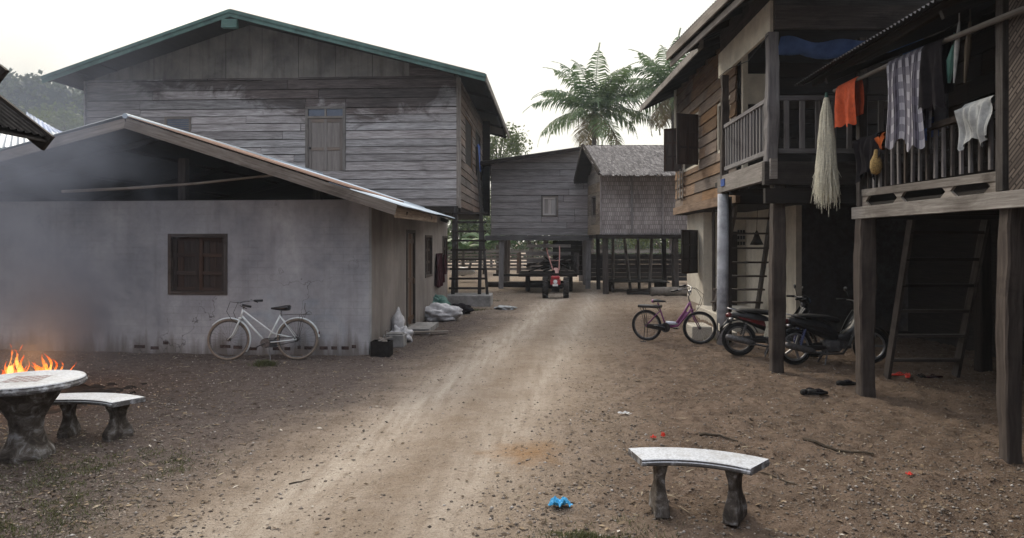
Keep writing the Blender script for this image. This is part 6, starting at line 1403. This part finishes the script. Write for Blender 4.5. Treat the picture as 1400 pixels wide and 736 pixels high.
# loose litter: pebbles, clods, leaves, straw
def scatter(n, dens):
    out = []
    while len(out) < n:
        q = rng.random(60000); Y = 3.6*(28/3.6)**q; X = rng.uniform(-.82, .74, 60000)*Y
        p = dens(X, Y); k = rng.random(60000) < p; out += list(zip(X[k], Y[k]))
    return np.array(out[:n])
def blocked(X, Y):
    return ((X < -2.9+.017*(Y-11.8)) & (Y > 11.75-.1011*(X+2.93)) & (Y < 20.7)) | ((X > 5.3) & (Y > 14.4)) | ((X > 4) & (Y > 14.8))
def dens(X, Y):
    d = X-roadc(Y); road = np.clip(1.6-np.abs(d), 0, 1); base = np.where(d < 0, 1.0, .55)*(1-.9*road)
    base = base*(.4+1.2*(vnoise(X, Y, 1.3, 31)+.5)); base[blocked(X, Y)] = 0; return np.clip(base, .0, 1)
def pebbles(n, s0, s1, mt, name, label, dens_=dens, flat=.6):
    P = scatter(n, dens_); z = ghz(P[:, 0], P[:, 1]); s = s0*(s1/s0)**(rng.random(n)**2.2); oc = np.array([[1,0,0],[0,1,0],[-1,0,0],[0,-1,0],[0,0,1],[0,0,-1]], float)
    a = rng.random(n)*6.28; vv = oc[None]*(s[:, None, None])*rng.uniform(.6, 1.3, (n, 6, 1)); vv[:, :, 2] *= flat
    ca, sa = np.cos(a)[:, None], np.sin(a)[:, None]; x = vv[:, :, 0]*ca-vv[:, :, 1]*sa; y = vv[:, :, 0]*sa+vv[:, :, 1]*ca
    vv = np.stack([x+P[:, :1], y+P[:, 1:], vv[:, :, 2]+z[:, None]+s[:, None]*.15], -1).reshape(-1, 3)
    ff = np.array([[0,1,4],[1,2,4],[2,3,4],[3,0,4],[1,0,5],[2,1,5],[3,2,5],[0,3,5]]); ff = (ff[None]+np.arange(n)[:, None, None]*6).reshape(-1, 3)
    o = np_mesh(name, vv, ff, mt, rnd=np.repeat(rng.random(n), 8)); setp(o, label, 'litter', kind='stuff')
def rndmat(name, stops, rough=.95):
    m, t, b = mat(name); t.links.new(ramp(t, attr(t), stops), b.inputs['Base Color']); b.inputs['Roughness'].default_value = rough; b.inputs['Specular IOR Level'].default_value = .15; return m
pebbles(42000, .004, .021, rndmat('gravel_stones', [(0, (.075,.062,.052)), (.5, (.17,.145,.12)), (.93, (.22,.19,.165)), (1, (.42,.39,.36))]), 'gravel', 'loose gravel and clods scattered over the yard')
pebbles(5000, .006, .016, rndmat('lane_grit', [(0, (.14,.11,.085)), (1, (.40,.34,.28))]), 'lane_grit', 'fine grit on the lane', lambda X, Y: np.where(blocked(X, Y), 0, .5))
def flat_bits(n, l0, l1, asp, mt, name, label, dens_=dens):
    P = scatter(n, dens_); z = ghz(P[:, 0], P[:, 1])+.008; L = l0*(l1/l0)**(rng.random(n)**2); a = rng.random(n)*6.28
    d = np.stack([np.cos(a), np.sin(a), rng.normal(0, .18, n)], -1)*L[:, None]; e = np.stack([-np.sin(a), np.cos(a), rng.normal(0, .3, n)], -1)*(L*asp)[:, None]
    c = np.stack([P[:, 0], P[:, 1], z], -1); Q = np.stack([c-d*.5, c+e*.5+np.array([0,0,.004]), c+d*.5, c-e*.5+np.array([0,0,.002])], 1).reshape(-1, 3)
    o = np_mesh(name, Q, np.arange(n*4).reshape(-1, 4), mt, rnd=rng.random(n)); setp(o, label, 'litter', kind='stuff')
flat_bits(7000, .025, .07, .45, rndmat('dead_leaves', [(0, (.05,.035,.025)), (.7, (.14,.10,.065)), (.96, (.26,.20,.13)), (1, (.5,.47,.42))], .8), 'dead_leaves', 'dead leaves and scraps strewn over the yard')
flat_bits(3000, .04, .16, .05, rndmat('straw_bits', [(0, (.06,.045,.03)), (.5, (.18,.14,.09)), (1, (.45,.39,.28))], .8), 'straw', 'bits of straw and thin twigs on the ground')
# grass
def grass(n, patches, hmax, name, label):
    C = np.array([(gr(x, y).x, gr(x, y).y, sx_, sy_) for x, y, sx_, sy_ in patches]); k = rng.integers(0, len(C), n)
    P = C[k, :2]+rng.normal(size=(n, 2))*C[k, 2:]*.72; keep = (vnoise(P[:, 0], P[:, 1], 7, 41)*.7+vnoise(P[:, 0], P[:, 1], 2, 42)*.6+rng.normal(size=n)*.12 > .02); P = P[keep]; n = len(P)
    z = ghz(P[:, 0], P[:, 1]); h = hmax*rng.uniform(.3, 1, n); a = rng.random(n)*6.28; w = rng.uniform(.0025, .005, n); ln = rng.normal(0, .6, (n, 2))*h[:, None]
    b = np.stack([P[:, 0], P[:, 1], z-.004], -1); s = np.stack([np.cos(a)*w, np.sin(a)*w, 0*w], -1); t = b+np.stack([ln[:, 0], ln[:, 1], h], -1)
    Q = np.stack([b-s, b+s, t+s*.2, t-s*.2], 1).reshape(-1, 3); o = np_mesh(name, Q, np.arange(n*4).reshape(-1, 4), M['grass'], rnd=rng.random(n)); setp(o, label, 'grass', kind='stuff')
grass(15000, [(200, 640, .5, .25), (90, 655, .5, .4), (40, 690, .5, .4), (830, 733, .3, .14), (800, 736, .25, .1), (130, 625, .6, .25), (20, 720, .4, .35)], .035, 'grass', 'thin short grass growing in patches on the dirt')
grass(4000, [(690, 412, .25, .2), (640, 425, .35, .15), (362, 499, .12, .08), (980, 470, .15, .1)], .09, 'weeds', 'small weeds at the foot of walls and block')

# ================================================================ SMOKE AND HAZE
def volbox(name, lo, hi, label=None, cat=None):
    m = MB(); m.box(lo[0], hi[0], lo[1], hi[1], lo[2], hi[2]); me_m = bpy.data.materials.new(name); me_m.use_nodes = True; t = me_m.node_tree; t.nodes.clear()
    o = m.build(name, me_m, None, origin=((lo[0]+hi[0])/2, (lo[1]+hi[1])/2, lo[2])); setp(o, label, cat, kind='stuff'); return t
t = volbox('smoke', (-12, 6.9, .1), (-3.2, 11.6, 6.2), 'bluish smoke drifting up from the fire in front of the cement house', 'smoke')
out = N_(t, 'ShaderNodeOutputMaterial'); pv = N_(t, 'ShaderNodeVolumePrincipled'); t.links.new(pv.outputs[0], out.inputs['Volume'])
pv.inputs['Color'].default_value = (.24,.27,.35,1); pv.inputs['Anisotropy'].default_value = .35
gm = N_(t, 'ShaderNodeNewGeometry').outputs['Position']; sp = N_(t, 'ShaderNodeSeparateXYZ'); t.links.new(gm, sp.inputs[0])
n1 = noise(t, mapping(t, gm, (.55, .55, .55)), 1.0, 4, .55, .8)
xc = mth(t, 'ADD', sp.outputs[0], mth(t, 'MULTIPLY', mth(t, 'SUBTRACT', n1, .5), 2.2))
cx = mth(t, 'SUBTRACT', -6.3, mth(t, 'MULTIPLY', sp.outputs[2], .18)); wdt = mth(t, 'ADD', .8, mth(t, 'MULTIPLY', sp.outputs[2], .38))
f1 = mth(t, 'SUBTRACT', 1.0, mth(t, 'DIVIDE', mth(t, 'ABSOLUTE', mth(t, 'SUBTRACT', xc, cx)), wdt), True)
f2 = mth(t, 'SUBTRACT', 1.0, mth(t, 'DIVIDE', mth(t, 'ABSOLUTE', mth(t, 'SUBTRACT', sp.outputs[1], 9.2)), 2.1), True)
f3 = ramp(t, mth(t, 'DIVIDE', sp.outputs[2], 6.2), [(.0, (.5,.5,.5)), (.12, (1,1,1)), (.4, (.9,.9,.9)), (.6, (.3,.3,.3)), (.85, (0,0,0))])
f4 = ramp(t, n1, [(.40, (0,0,0)), (.66, (1,1,1))])
d_ = mth(t, 'MULTIPLY', mth(t, 'MULTIPLY', mth(t, 'MULTIPLY', f1, f2), mth(t, 'MULTIPLY', f3, f4)), 1.75)
t.links.new(d_, pv.inputs['Density'])
t = volbox('haze', (-190, -12, -1.5), (100, 192, 44))
out = N_(t, 'ShaderNodeOutputMaterial'); pv = N_(t, 'ShaderNodeVolumePrincipled'); t.links.new(pv.outputs[0], out.inputs['Volume'])
pv.inputs['Color'].default_value = (.86,.92,1,1); pv.inputs['Density'].default_value = .0008

m = MB(); m.tube([(3.36, 10.3, 5.0), (3.34, 11.2, 4.86), (3.3, 12.2, 4.98), (3.35, 13.1, 5.05)], .008, 4)
setp(m.build('cable', M['cord'], None, origin=(3.35, 11.7, 5)), 'thin black cable drooping along the cream header of the balcony house', 'cable')
